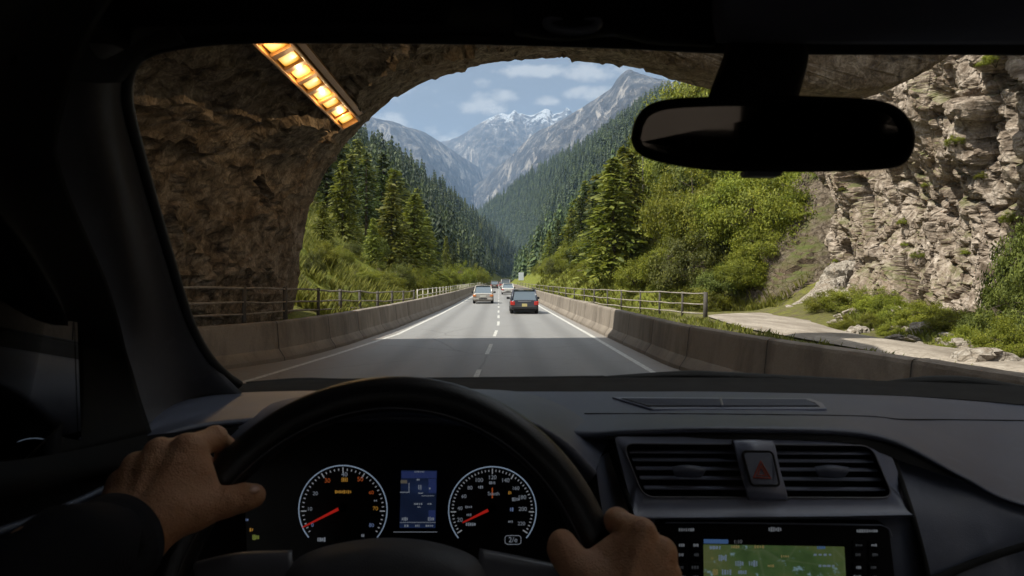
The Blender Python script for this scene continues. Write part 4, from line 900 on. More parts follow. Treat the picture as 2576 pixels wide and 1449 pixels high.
def cpart(mb, name, mat, **k):
    return fix(mb.build(name, mat, car, **k))
def sub_part(mb, name, mat, parent, **k):
    return mb.build(name, mat, parent, **k)
def sheet(rows, n=60, m=40):
    """smooth surface through rows of (px, py, d)"""
    R = [spline([P(*q) for q in r], n) for r in rows]; R = np.array(R)
    return np.array([spline(R[:, j], m) for j in range(n)]).transpose(1, 0, 2)
def curve(pts, n): return spline([P(*q) for q in pts], n)
edge = [(604, 968, 1.06), (570, 944, 1.04), (532, 905, 1.0), (500, 856, .97), (470, 788, .93), (430, 660, .86), (385, 510, .78), (345, 370, .70), (322, 280, .645), (316, 222, .608), (328, 166, .578), (362, 130, .557), (450, 106, .552), (620, 92, .555), (1000, 92, .57), (1300, 97, .58), (1600, 107, .58), (1800, 117, .58), (2100, 120, .575), (2400, 120, .565), (2700, 124, .55), (3200, 145, .51)]
# windscreen
ws = sheet([[(440, 1010, 1.06), (900, 985, 1.165), (1400, 980, 1.20), (2000, 985, 1.19), (2600, 1010, 1.10), (3300, 1060, .98)], [(330, 520, .80), (900, 520, .86), (1400, 520, .875), (2000, 520, .87), (2600, 540, .82), (3300, 560, .76)], [(250, 60, .548), (900, 40, .578), (1400, 40, .588), (2000, 45, .585), (2600, 60, .565), (3300, 80, .52)]], 50, 30)
cpart(MB().grid(ws), 'windshield', M['screen_glass'], smooth=True)
cpart(MB().tube(curve(edge, 160), .0062, 8), 'windshield_seal', M['rubber'], smooth=True)
# left roof pillar
A = edge[:12][::-1]
def shift(pts, dx, dy, dd): return [(p[0] + a, p[1] + b, p[2] + c) for p, a, b, c in zip(pts, dx, dy, dd)]
k = len(A); base_dy = [0, 0, 0, 0, 0, 0, 0, 0, 0, 8, 20, 24]
Aa = [(p[0] - 9, p[1], p[2] - .006) for p in A]; Aa[-1] = (602, 990, 1.04); Aa[-2] = (556, 946, 1.02)
Bx = [-36, -32, -30, -33, -37, -42, -48, -56, -66, -78, -92, -112]; By = [0, 0, 0, 0, 0, 0, 5, 10, 22, 38, 60, 72]
Cx = [-95, -90, -88, -98, -108, -112, -122, -135, -150, -170, -190, -215]; Dx = [-240, -262, -285, -315, -330, -320, -285, -245, -205, -210, -225, -250]
Cy = [-20, -10, 0, 0, 0, 0, 8, 20, 45, 70, 95, 104]
rowB = shift(A, Bx, By, [-.028] * k); rowC = shift(A, Cx, Cy, [-.085] * 8 + [-.10, -.12, -.15, -.19]); rowD = shift(A, Dx, Cy, [-.10] * 8 + [-.13, -.16, -.20, -.24])
rowA2 = [(p[0] + 3, p[1], p[2] + .02) for p in Aa]
cpart(MB().grid(sheet([rowA2, Aa, rowB, rowC, rowD], 70, 30)), 'pillar_trim', M['pillar'], smooth=True)
# roof lining: header, then over our heads and down behind
top = edge[10:]
def up(dy, dd, f=1.): return [(VX + (p[0] - VX) * f, p[1] + dy, p[2] + dd) for p in top]
G1 = sheet([up(4, .012), up(-10, -.012), up(-38, -.05), up(-62, -.085), up(-90, -.11), up(-200, -.17)], 80, 40)
tail = [G1[-1] * 0 + np.c_[G1[-1][:, 0], np.full(80, y), np.full(80, z)] for y, z in ((.30, 2.235), (.15, 2.255), (.0, 2.262), (-.2, 2.27), (-.4, 2.265), (-.5, 2.26))]
Gh = np.concatenate([G1, np.array(tail)]); Gh[-6:, 0, 0] = -.8; Gh[-6:, -1, 0] = 1.3
cpart(MB().grid(Gh), 'headliner', M['liner'], smooth=True)
cpart(MB().grid(sheet([[(470, 104, .548), (380, 120, .54), (345, 150, .545), (300, 200, .56)], [(440, 60, .50), (340, 60, .49), (260, 100, .485), (200, 200, .49)], [(380, -160, .40), (200, -140, .38), (60, -40, .37), (20, 160, .39)]], 24, 12)), 'pillar_corner', M['liner'], smooth=True, solid=.006)
def plate(rows, thick, name, mat, parent=None, n=30, m=12, **k):
    G = sheet(rows, n, m); o = cpart(MB().grid(G), name, mat, smooth=True, solid=thick, **k) if parent is None else sub_part(MB().grid(G), name, mat, parent, smooth=True, solid=thick, **k); return o
plate([[(1800, 88, .463), (2100, 92, .463), (2640, 92, .45)], [(1792, 40, .445), (2100, 44, .445), (2640, 44, .432)], [(1800, -60, .42), (2100, -60, .42), (2640, -60, .40)]], .012, 'sun_visor', M['dash'])
plate([[(330, 52, .455), (700, 48, .462), (1120, 46, .465)], [(300, 0, .44), (700, -4, .447), (1138, -4, .45)], [(300, -90, .415), (700, -90, .42), (1130, -90, .425)]], .012, 'sun_visor', M['liner'])
# overhead console with its sensor ring
cpart(MB().grid(sheet([[(1300, 84, .505), (1420, 96, .505), (1540, 86, .505), (1640, 104, .50), (1790, 112, .49)], [(1290, 60, .47), (1420, 84, .478), (1540, 68, .47), (1650, 88, .468), (1800, 98, .465)], [(1290, -20, .435), (1420, -20, .435), (1540, -20, .435), (1650, -20, .435), (1800, -20, .435)]], 60, 16)), 'overhead_console', M['liner'], smooth=True, solid=.004)
ring = [P(1440 + 66 * math.cos(a), 58 + 21 * math.sin(a), .458) for a in np.linspace(0, 2 * np.pi, 33)[:-1]]
o_s = cpart(MB().tube(ring, .0028, 8, closed=True), 'sensor_ring', M['dash'], smooth=True)
cpart(MB().prism([P(1440 + 62 * math.cos(a), 58 + 18 * math.sin(a), .459) for a in np.linspace(0, 2 * np.pi, 33)[:-1]], (0, .006, .002)), 'sensor_lens', M['gap'])

# rear view mirror
mo = [(1586, 350), (1594, 310), (1615, 275), (1650, 256), (1700, 247), (1800, 242), (1930, 240), (2060, 242), (2180, 248), (2245, 262), (2283, 292), (2302, 335), (2300, 372), (2286, 402), (2256, 421), (2180, 430), (2060, 433), (1900, 433), (1780, 428), (1690, 415), (1630, 400), (1598, 380)]
ml_ = spline([(x, y, 0) for x, y in mo + mo[:1]], 97)[:-1, :2]; mc_ = ml_.mean(0)
def mloop(inset, d, f=1.): 
    q = ml_ - mc_; r = np.linalg.norm(q, axis=1)[:, None]; t = np.roll(ml_, -1, 0) - np.roll(ml_, 1, 0); nn = np.c_[t[:, 1], -t[:, 0]] / np.linalg.norm(t, axis=1)[:, None]
    s = np.sign((nn * q).sum(1))[:, None]; z = mc_ + (ml_ - nn * s * inset - mc_) * f; return np.array([P(a, b, d + (b - mc_[1]) * d / F * .24 - (a - mc_[0]) * d / F * .13) for a, b in z])
mir = fix(empty('rear_view_mirror', (0, 0, 0), car))
b = MB(); Lp = [mloop(26, .470), mloop(20, .4635), mloop(7, .4615), mloop(0, .468), mloop(0, .482), mloop(4, .50, .97), mloop(10, .52, .80), mloop(20, .53, .4)]
G = np.array(Lp); G = np.concatenate([G, G[:, :1]], 1); b.grid(G); sub_part(b, 'mirror_housing', M['black'], mir, smooth=True)
b = MB(); b.add(mloop(25, .4698), [tuple(range(96))]); sub_part(b, 'mirror_glass', M['mirror'], mir)
b = MB(); b.grid(sheet([[(1786, 246, .475), (1820, 160, .478), (1838, 110, .482)], [(1850, 246, .465), (1870, 160, .468), (1880, 105, .472)], [(1960, 246, .465), (1985, 160, .468), (1975, 105, .472)], [(1996, 246, .475), (2022, 150, .478), (2012, 110, .482)], [(1990, 246, .52), (2010, 150, .53), (2000, 100, .54)]], 16, 16)); sub_part(b, 'mirror_stem', M['black'], mir, smooth=True, solid=.006)
b = MB(); b.prism([P(1872, 428, .472), P(1974, 428, .472), P(1966, 443, .472), P(1880, 443, .472)], (0, .012, 0)); sub_part(b, 'dimming_tab', M['dash'], mir, bevel=.0015)

# ---------------------------------------------------------------- dashboard
dash = fix(empty('dashboard', (0, 0, 0), car))
cowl = sheet([[(400, 1000, 1.02), (640, 962, 1.11), (900, 955, 1.17), (1300, 952, 1.21), (1800, 950, 1.21), (2300, 960, 1.17), (2620, 976, 1.12), (3300, 1030, .99)], [(400, 1005, .99), (640, 985, 1.06), (900, 982, 1.10), (1300, 984, 1.12), (1800, 984, 1.12), (2300, 997, 1.09), (2700, 1028, 1.03), (3300, 1070, .95)]], 60, 4)
sub_part(MB().grid(cowl), 'cowl', M['gap'], dash, smooth=True)
lip = [(330, 1130, .74), (450, 1085, .80), (600, 1062, .85), (900, 1050, .88), (1200, 1062, .87), (1400, 1088, .84), (1476, 1094, .83), (1522, 1093, .823), (1568, 1089, .815), (1650, 1085, .812), (1788, 1082, .81), (2088, 1086, .805), (2213, 1101, .80), (2300, 1134, .79), (2433, 1205, .77), (2600, 1275, .75), (3200, 1390, .66)]
def lr(dy, dd): return [(p[0], p[1] + dy, p[2] + dd) for p in lip]
r0 = [(330, 1030, .97), (450, 1008, 1.0), (600, 988, 1.05), (900, 982, 1.10), (1200, 984, 1.12), (1400, 985, 1.12), (1476, 985, 1.12), (1522, 985, 1.12), (1568, 985, 1.12), (1650, 985, 1.12), (1788, 985, 1.12), (2088, 990, 1.11), (2213, 994, 1.10), (2300, 998, 1.09), (2433, 1008, 1.07), (2600, 1020, 1.05), (3200, 1064, .96)]
def mixr(a, b, t, dy=0, dd=0): return [(p[0] * (1 - t) + q[0] * t, p[1] * (1 - t) + q[1] * t + dy, p[2] * (1 - t) + q[2] * t + dd) for p, q in zip(a, b)]
pad = sheet([lr(12, .05), lr(13, .028), lr(9, .008), lr(2, 0), lr(-12, .012), mixr(lip, r0, .45, -4, .0), mixr(lip, r0, .8, -4, .0), r0], 150, 60)
sub_part(MB().grid(pad), 'dash_pad', M['dash'], dash, smooth=True)
PX = pad.reshape(-1, 3); PXp = np.c_[VX + PX[:, 0] * F / PX[:, 1], VY - (PX[:, 2] - EYE) * F / PX[:, 1]]; PX_ok = PX[:, 1] > .80
def pad_d(x, y):
    w = 1. / (((PXp[:, 0] - x) * .25) ** 2 + (PXp[:, 1] - y) ** 2 + .2) ** 2 * PX_ok; k_ = np.argsort(-w)[:6]; return float((w[k_] * PX[k_, 1]).sum() / w[k_].sum())
b = MB(); b.tube(np.array([P(x, y, pad_d(x, y) - .001) for x, y, _ in spline([(1470, 1041, 0), (1528, 1041, 0), (1800, 1042, 0), (2163, 1047, 0), (2263, 1055, 0), (2400, 1056, 0), (2700, 1062, 0), (3000, 1085, 0)], 70)]), .0011, 6); sub_part(b, 'seam', M['gap'], dash)
# demister grille let into the pad
dg = fix(empty('demister_grille', (0, 0, 0), car))
def dtop(x, y): return P(x, y, pad_d(x, y) - .001)
b = MB(); b.prism([dtop(1540, 1003), dtop(2040, 1007), dtop(2068, 1018), dtop(2080, 1032), dtop(1640, 1033)], (0, .0, .003)); sub_part(b, 'grille_frame', M['panel'], dg, bevel=.001)
b = MB(); b.prism([dtop(1562, 1008) + (0, 0, .0034), dtop(2024, 1011) + (0, 0, .0034), dtop(2050, 1019) + (0, 0, .0034), dtop(2062, 1029) + (0, 0, .0034), dtop(1632, 1029) + (0, 0, .0034)], (0, 0, .0006)); sub_part(b, 'grille_well', M['gap'], dg)
for t_ in np.linspace(.12, .88, 6):
    b = MB(); b.tube([dtop(1562 + 70 * t_, 1008 + 21 * t_) + (0, 0, .0045), dtop(1800, 1009.5 + 20 * t_) + (0, 0, .0045), dtop(2024 + 38 * t_, 1011 + 18 * t_) + (0, 0, .0045)], .0011, 5); sub_part(b, 'grille_slat', M['dash'], dg)
b = MB(); b.tube([dtop(1812, 1009) + (0, 0, .005), dtop(1818, 1030) + (0, 0, .005)], .0016, 5); sub_part(b, 'grille_divider', M['panel'], dg)

# instrument hood
hb0 = [(560, 1075, .93), (640, 1030, .96), (790, 990, .99), (1000, 976, 1.0), (1190, 978, 1.0), (1330, 990, .98), (1440, 1035, .93), (1530, 1112, .86)]
hm0 = [(556, 1110, .84), (640, 1052, .85), (780, 1003, .86), (1000, 984, .87), (1190, 992, .87), (1320, 1018, .86), (1430, 1076, .84), (1512, 1148, .815)]
hf0 = [(560, 1150, .775), (640, 1085, .775), (770, 1035, .775), (1000, 1010, .775), (1180, 1020, .775), (1310, 1052, .775), (1420, 1112, .775), (1500, 1190, .775)]
hi0 = [(575, 1175, .79), (652, 1105, .79), (778, 1056, .79), (1000, 1032, .79), (1175, 1042, .79), (1296, 1073, .79), (1400, 1132, .79), (1478, 1215, .79)]
hj0 = [(600, 1180, .895), (668, 1115, .895), (788, 1070, .895), (1000, 1050, .895), (1170, 1060, .895), (1280, 1088, .895), (1380, 1145, .895), (1450, 1220, .895)]
sub_part(MB().grid(sheet([hj0, hi0, hf0, [(a, b_ - 8, c + .01) for a, b_, c in hf0], hm0, hb0], 90, 50)), 'instrument_hood', M['dash'], dash, smooth=True)
sub_part(MB().grid(sheet([[(1500, 1185, .776), (1512, 1150, .815), (1540, 1130, .85)], [(1506, 1230, .775), (1530, 1215, .80), (1570, 1200, .84)], [(1520, 1330, .76), (1560, 1330, .78), (1606, 1320, .80)], [(1530, 1520, .74), (1570, 1520, .76), (1615, 1520, .78)]], 14, 24)), 'hood_side', M['dash'], dash, smooth=True)
# centre panel round the air vents
def rquad(c, rad_px, nper=14):
    """rounded outline through four (px, py) corners"""
    out = []
    for i in range(4):
        p = np.array(c[i], float); a = np.array(c[i - 1], float) - p; b_ = np.array(c[(i + 1) % 4], float) - p; a = a / np.linalg.norm(a[:2]); b_ = b_ / np.linalg.norm(b_[:2]); s = p + a * rad_px; e = p + b_ * rad_px
        for t in np.linspace(0, 1, nper): out.append(s * (1 - t) ** 2 + 2 * p * t * (1 - t) + e * t * t)
        n = np.array(c[(i + 1) % 4], float); f = n - b_ * rad_px
        for t in np.linspace(0, 1, 16)[1:-1]: out.append(e * (1 - t) + f * t)
    return np.array(out)
O4 = [(1568, 1116), (2190, 1121), (2246, 1252), (1620, 1250)]; X4 = [(1545, 1098), (2226, 1102), (2300, 1297), (1597, 1303)]
def vd(y): return .803 - (y - 1116) * .00021
def lp(c, r, dd, grow=0, dfun=vd):
    q = rquad(c, r); m_ = q.mean(0); q = m_ + (q - m_) * (1 + grow); return np.array([P(x, y, dfun(y) + dd) for x, y in q])
def xdf(y): return np.interp(y, [1100, 1140, 1255, 1300], [.812, .80, .775, .742])
rows = [lp(O4, 30, .030), lp(O4, 30, .002), lp(O4, 32, -.0035, .008), lp(O4, 34, -.003, .014), lp(O4, 36, .0005, .02), lp(X4, 14, .0, 0, xdf)]
G = np.array(rows); G = np.concatenate([G, G[:, :1]], 1); sub_part(MB().grid(G), 'centre_bezel', M['panel'], dash, smooth=True)
low = sheet([[(1596, 1300, .743), (1950, 1301, .742), (2300, 1295, .742)], [(1598, 1306, .748), (1950, 1307, .747), (2302, 1301, .747)], [(1602, 1320, .768), (1950, 1320, .768), (2306, 1315, .768)], [(1612, 1520, .755), (1950, 1520, .755), (2350, 1520, .755)]], 20, 30)
sub_part(MB().grid(low), 'lower_panel', M['dash'], dash, smooth=True)
vent_i = 0
for (x0t, x1t, x0b, x1b, tabx) in ((1566, 1846, 1620, 1882, 1730), (1938, 2192, 1972, 2248, 2090)):
    vt = fix(empty('air_vent', (0, 0, 0), car))
    b = MB(); b.prism([P(x0t - 6, 1108, .832), P(x1t + 6, 1110, .832), P(x1b + 6, 1258, .81), P(x0b - 6, 1256, .81)], (0, .01, 0)); sub_part(b, 'vent_well', M['gap'], vt)
    for j, yy in enumerate((1138, 1158, 1180, 1204, 1229)):
        t = (yy - 1116) / 135.; xa = x0t + (x0b - x0t) * t; xb = x1t + (x1b - x1t) * t
        if tabx > 1900: yy += 3
        xa = xa + (10 if tabx < 1900 else 0); xb = xb - (0 if tabx < 1900 else 10); d = vd(yy)
        A_ = P(xa, yy, d + .006); B_ = P(xb, yy + 1.5, d + .006); h = np.array((0, 0, .0011)); e = np.array((0, .007, .0005))
        b = MB(); b.add([A_ - h, B_ - h, B_ + h, A_ + h, A_ - h + e, B_ - h + e, B_ + h + e, A_ + h + e], [(0, 1, 2, 3), (7, 6, 5, 4), (0, 4, 5, 1), (3, 2, 6, 7), (0, 3, 7, 4), (1, 5, 6, 2)]); sub_part(b, 'vent_slat', M['panel'], vt, bevel=.0005)
    d = vd(1182) - .002; w2 = 40
    b = MB(); b.grid(sheet([[(tabx - w2, 1178, d + .004), (tabx, 1173, d), (tabx + w2 + 4, 1179, d + .004)], [(tabx - w2 + 2, 1184, d - .004), (tabx, 1180, d - .007), (tabx + w2 + 3, 1185, d - .004)], [(tabx - w2 + 10, 1196, d + .003), (tabx, 1198, d), (tabx + w2 - 8, 1197, d + .003)]], 20, 10)); sub_part(b, 'vent_tab', M['dash'], vt, smooth=True, solid=.004)
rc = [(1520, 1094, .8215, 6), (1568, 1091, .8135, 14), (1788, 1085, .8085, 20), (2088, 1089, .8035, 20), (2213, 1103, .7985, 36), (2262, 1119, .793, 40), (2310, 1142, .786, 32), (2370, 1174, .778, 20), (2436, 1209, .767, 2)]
sub_part(MB().grid(sheet([[(a, b_ - 2, c + .012) for a, b_, c, h_ in rc], [(a, b_ + h_ * .4, c + .004) for a, b_, c, h_ in rc], [(a, b_ + h_, c + .001) for a, b_, c, h_ in rc]], 60, 8)), 'painted_recess_shade', M['gap'], dash, smooth=True)  # black strip standing in for the shade of a recess under the lip
b = MB(); b.tube(lp(O4, 31, -.0035, .006), .00085, 6, closed=True); sub_part(b, 'vent_edge_glint', M['spoke'], dash, smooth=True)  # thin bead added for the highlight line along the vent opening
# hazard switch column
hz_ = fix(empty('hazard_switch', (0, 0, 0), car))
colm = sheet([[(1842, 1113, .81), (1890, 1112, .808), (1942, 1114, .81)], [(1846, 1120, .79), (1894, 1119, .785), (1946, 1121, .79)], [(1860, 1180, .776), (1910, 1180, .770), (1958, 1181, .776)], [(1878, 1240, .764), (1926, 1240, .759), (1976, 1241, .764)], [(1880, 1254, .775), (1928, 1255, .772), (1980, 1254, .775)]], 24, 24); sub_part(MB().grid(colm), 'switch_column', M['panel'], hz_, smooth=True, solid=.006)
def hd(y, dd=0): return np.interp(y, [1119, 1180, 1240], [.785, .770, .759]) - .006 + dd
bq = rquad([(1867, 1135), (1943, 1136), (1962, 1222), (1890, 1222)], 12); b = MB(); b.tube([P(x, y, hd(y) + .001) for x, y in bq], .0013, 6, closed=True); sub_part(b, 'switch_gap', M['gap'], hz_)
bq = rquad([(1871, 1139), (1940, 1140), (1957, 1218), (1893, 1218)], 10); b = MB(); b.prism([P(x, y, hd(y)) for x, y in bq], (0, .006, 0)); sub_part(b, 'switch_button', M['dash'], hz_)
M['hazard'] = emitter('red hazard mark', (1., .12, .02), .008, (.16, .022, .008))
b = MB()
for tri, r_ in (([(1914, 1160), (1938, 1203), (1896, 1201)], .0011), ([(1915, 1172), (1928, 1196), (1906, 1195)], .0009)):
    b.tube([P(x, y, hd(y, -.0008)) for x, y in tri], r_, 5, closed=True)
sub_part(b, 'hazard_mark', M['hazard'], hz_)

# infotainment unit
inf = fix(empty('infotainment_unit', (0, 0, 0), car))
def idp(y): return .752 - (y - 1315) * .00008
def ip(x, y, dd=0): return P(x, y, idp(y) + dd)
oq = rquad([(1654, 1312), (2238, 1320), (2262, 1530), (1662, 1530)], 22); b = MB(); b.prism([ip(x, y) for x, y in oq], (0, .02, 0)); sub_part(b, 'unit_face', M['black'], inf, bevel=.003, seg=3)
b = MB(); b.tube([ip(x, y, .0012) for x, y in [(1658, 1345), (1661, 1325), (1675, 1315.5), (1800, 1315), (2000, 1317.5), (2215, 1321), (2236, 1330), (2243, 1350)]], .0011, 6); sub_part(b, 'edge_trim', M['panel'], inf)
def map_mat():
    t = NT('map display'); p = t.objpos(); s = t.n('ShaderNodeSeparateXYZ', i_0=p); q = t.mapv(p, (1, 1, 1.2))
    n = t.noise(14, 4, .6, q); v = t.voro(60, q, out='Color'); n2 = t.noise(55, 4, .7, q)
    c = t.ramp(n, [(.35, (.016, .033, .010)), (.5, (.034, .062, .020)), (.65, (.058, .07, .024))])
    c = t.mix(t.ramp(n2, [(.60, 0.), (.66, .8)]), c, (.13, .20, .23)); c = t.mix(t.ramp(t.voro(38, q), [(0., .9), (.10, 0.)]), c, (.18, .15, .045))
    c = t.mix(t.ramp(t.voro(24, q, 'DISTANCE_TO_EDGE'), [(.0, .22), (.03, 0.)]), c, (.10, .12, .07))
    b = t.bsdf((.01, .01, .01), .25); n_ = b.node; t.t.links.new(c, n_.inputs['Emission Color']); n_.inputs['Emission Strength'].default_value = .36; return t.done(b)
M['map'] = map_mat()
b = MB(); b.prism([ip(1770, 1370, -.0012), ip(2124, 1376, -.0012), ip(2132, 1520, -.0012), ip(1772, 1520, -.0012)], (0, .001, 0)); sub_part(b, 'map_screen', M['map'], inf)
M['blue_bar'] = emitter('blue status bar', (.10, .22, .50), .12); M['mark'] = emitter('pale printed mark', (.6, .66, .75), .05, (.3, .3, .3)); M['mark_dim'] = emitter('dim printed mark', (.6, .66, .75), .012, (.12, .12, .13)); M['map_town'] = emitter('map town patches', (.30, .40, .55), .12); M['map_sand'] = emitter('map yellow patches', (.62, .48, .18), .09)
b = MB(); b.prism([ip(1771, 1357, -.0012), ip(1832, 1358, -.0012), ip(1832, 1368, -.0012), ip(1771, 1367, -.0012)], (0, .001, 0)); sub_part(b, 'status_bar', M['blue_bar'], inf)
def text(s, px, py, hpx, dfun, mat, name, parent, dd=-.0016, shear=0., tilt=0.):
    cu = bpy.data.curves.new(name, 'FONT'); cu.body = s; cu.size = 1; cu.align_x = 'CENTER'; cu.align_y = 'CENTER'
    o = bpy.data.objects.new(name, cu); COL.objects.link(o); dg_ = bpy.context.evaluated_depsgraph_get(); me = bpy.data.meshes.new_from_object(o.evaluated_get(dg_)); bpy.data.objects.remove(o); bpy.data.curves.remove(cu)
    d = dfun(py) + dd; sz = hpx * d / F / .70; o = link(name, me, parent); me.materials.append(mat); c = P(px, py, d); o.matrix_local = Matrix.Translation(c) @ Matrix.Rotation(rad(90), 4, 'X') @ Matrix.Rotation(tilt, 4, 'Z') @ Matrix.Diagonal((sz, sz, sz, 1)); return o
text('1:10', 1856, 1363, 9, idp, M['mark'], 'clock_text', inf)
rq = random.Random(3)
def marks(px, py, w, h, dfun, mat, name, parent, dd=-.0014, n=5):
    """a short row of small unreadable printed strokes"""
    b = MB()
    for i in range(n):
        x = px - w / 2 + w * (i + .5) / n; ww = w / n * rq.uniform(.35, .8); hh = h * rq.uniform(.55, 1.)
        d = dfun(py) + dd; b.prism([P(x - ww / 2, py + hh / 2, d), P(x + ww / 2, py + hh / 2, d), P(x + ww / 2, py - hh / 2, d), P(x - ww / 2, py - hh / 2, d)], (0, .0008, 0))
    return sub_part(b, name, mat, parent)
for x, y, w, h, n, m_ in ((1727, 1333, 40, 9, 7, 'mark'), (1950, 1332, 34, 12, 6, 'mark'), (2182, 1336, 54, 8, 9, 'mark')): marks(x, y, w, h, idp, M[m_], 'printed_label', inf, n=n)
for cx0, cx1 in ((1715, 1750), (2160, 2200)):
    for k_, yy in enumerate((1372, 1396, 1428, 1452)):
        for cx in (cx0, cx1):
            bq = rquad([(cx - 15, yy - 11), (cx + 15, yy - 11), (cx + 16, yy + 10), (cx - 14, yy + 10)], 4, 5); b = MB(); b.prism([ip(x, y, -.002) for x, y in bq], (0, .004, 0)); sub_part(b, 'unit_button', M['black'], inf, bevel=.0006)
            marks(cx + rq.uniform(-3, 3), yy, rq.uniform(12, 20), rq.uniform(5, 9), idp, M['mark_dim' if rq.random() < .5 else 'mark'], 'button_mark', inf, dd=-.0032, n=3)
for x, y, w, h, m_ in ((1800, 1378, 30, 8, 'map_town'), (1850, 1376, 22, 8, 'map_sand'), (1910, 1376, 26, 7, 'map_sand'), (1818, 1404, 22, 16, 'map_town'), (1860, 1418, 22, 16, 'map_town'), (1895, 1418, 24, 16, 'map_town'), (1800, 1440, 14, 20, 'map_sand'), (1828, 1440, 26, 16, 'map_town'), (1868, 1440, 22, 10, 'map_town'), (2070, 1396, 50, 5, 'map_town'), (2080, 1424, 44, 5, 'map_town'), (2066, 1378, 22, 7, 'blue_bar'), (1975, 1400, 22, 6, 'map_sand'), (1940, 1424, 16, 6, 'map_sand')):
    marks(x, y, w, h, idp, M[m_], 'map_mark', inf, dd=-.0026, n=4)

# passenger side of the dash
rp_ = sheet([[(2232, 1112, .835), (2300, 1150, .822), (2433, 1213, .785), (2600, 1284, .757), (3200, 1396, .665)], [(2258, 1185, .80), (2330, 1215, .79), (2450, 1262, .77), (2620, 1322, .745), (3200, 1420, .66)], [(2300, 1300, .762), (2370, 1320, .758), (2470, 1350, .752), (2640, 1390, .735), (3200, 1450, .655)], [(2340, 1460, .742), (2410, 1470, .74), (2500, 1480, .738), (2660, 1490, .728), (3200, 1530, .65)], [(2350, 1560, .74), (2420, 1560, .74), (2500, 1560, .74), (2660, 1560, .73), (3200, 1600, .65)]], 60, 40)
sub_part(MB().grid(rp_), 'passenger_panel', M['dash'], dash, smooth=True)
b = MB(); b.tube(curve([(2344, 1462, .735), (2440, 1420, .74), (2540, 1385, .735), (2700, 1340, .722)], 20), .004, 6); sub_part(b, 'panel_groove', M['gap'], dash, smooth=True)
b = MB(); b.tube(curve([(2238, 1118, .81), (2262, 1195, .79), (2296, 1300, .748), (2330, 1430, .738), (2345, 1520, .735)], 30), .0035, 6); sub_part(b, 'panel_groove', M['gap'], dash, smooth=True)
b = MB(); b.tube(curve([(1536, 1128, .84), (1560, 1200, .80), (1594, 1300, .762), (1610, 1420, .768), (1618, 1520, .765)], 30), .004, 6); sub_part(b, 'panel_groove', M['gap'], dash, smooth=True)
# left lower dash and door
ld_ = sheet([[(150, 1190, .60), (330, 1105, .74), (470, 1085, .80), (600, 1075, .84)], [(150, 1260, .58), (330, 1190, .72), (470, 1170, .78), (610, 1165, .83)], [(150, 1420, .56), (330, 1380, .70), (470, 1370, .76), (620, 1365, .82)], [(150, 1600, .55), (330, 1600, .68), (470, 1600, .74), (620, 1600, .80)]], 30, 24)
sub_part(MB().grid(ld_), 'lower_dash', M['black'], dash, smooth=True)
door = fix(empty('door', (0, 0, 0), car))
b = MB(); b.grid(sheet([[(-900, 1200, .30), (-200, 1175, .42), (60, 1155, .52), (250, 1120, .64), (370, 1092, .72)], [(-900, 1260, .28), (-200, 1235, .40), (60, 1220, .50), (250, 1190, .62), (380, 1170, .70)], [(-900, 1380, .29), (-200, 1340, .41), (60, 1320, .51), (250, 1240, .63), (390, 1240, .71)], [(-900, 1700, .27), (-200, 1640, .39), (60, 1620, .49), (250, 1600, .61), (400, 1600, .70)]], 30, 24)); sub_part(b, 'door_panel', M['black'], door, smooth=True)
b = MB(); b.tube(curve([(-200, 1405, .385), (60, 1318, .475), (180, 1270, .54), (270, 1228, .60)], 24), .0035, 6); sub_part(b, 'door_glint', M['dash'], door, smooth=True)  # lighter line laid on the black door as a painted highlight
b = MB(); b.grid(sheet([[(290, -60, .40), (200, 100, .42), (140, 300, .45), (145, 420, .50), (195, 560, .56), (265, 720, .64), (305, 850, .72), (340, 1000, .80), (372, 1100, .80)], [(120, -80, .36), (20, 80, .38), (-40, 290, .41), (-10, 430, .46), (70, 600, .52), (150, 760, .60), (165, 850, .66), (160, 1000, .66), (140, 1160, .62)], [(20, -100, .33), (-120, 60, .34), (-160, 280, .37), (-110, 430, .43), (50, 640, .51), (140, 790, .585), (155, 850, .64), (148, 1000, .64), (128, 1165, .60)]], 60, 16)); sub_part(b, 'window_frame', M['black'], door, smooth=True, solid=.012)
b = MB(); b.prism([P(-500, 100, .40), P(180, 560, .62), P(210, 860, .70), P(200, 1180, .66), P(-500, 1230, .40)], (0, .004, 0)); sub_part(b, 'window_glass', M['side_glass'], door)
# door mirror outside the glass
wmr = fix(empty('door_mirror', (0, 0, 0), car))
mp_ = [(-120, 900), (0, 884), (60, 896), (110, 930), (132, 975), (130, 1060), (118, 1128), (40, 1150), (-120, 1150)]
b = MB(); q3 = spline([(x, y, 0) for x, y in mp_ + mp_[:1]], 60)[:-1, :2]; mm = q3.mean(0)
G = np.array([[P(*(mm + (q - mm) * f), d) for q in q3] for f, d in ((.05, .98), (.6, .985), (.92, 1.0), (1., 1.03), (.96, 1.08), (.7, 1.13), (.1, 1.15))]); G = np.concatenate([G, G[:, :1]], 1); b.grid(G); sub_part(b, 'mirror_shell', M['black'], wmr, smooth=True)
# wipers resting at the foot of the glass
for pts in ([(620, 966, 1.19), (760, 958, 1.21), (900, 962, 1.22), (1250, 958, 1.235), (1520, 950, 1.235)], [(1500, 953, 1.24), (1680, 944, 1.24), (1760, 943, 1.24), (1900, 950, 1.235), (2200, 962, 1.21)], [(2200, 968, 1.21), (2330, 957, 1.19), (2440, 959, 1.17), (2600, 980, 1.14)]):
    cpart(MB().tube(curve(pts, 24), [.004 + .004 * math.sin(math.pi * t) for t in np.linspace(0, 1, 24)], 8), 'wiper', M['rubber'], smooth=True)
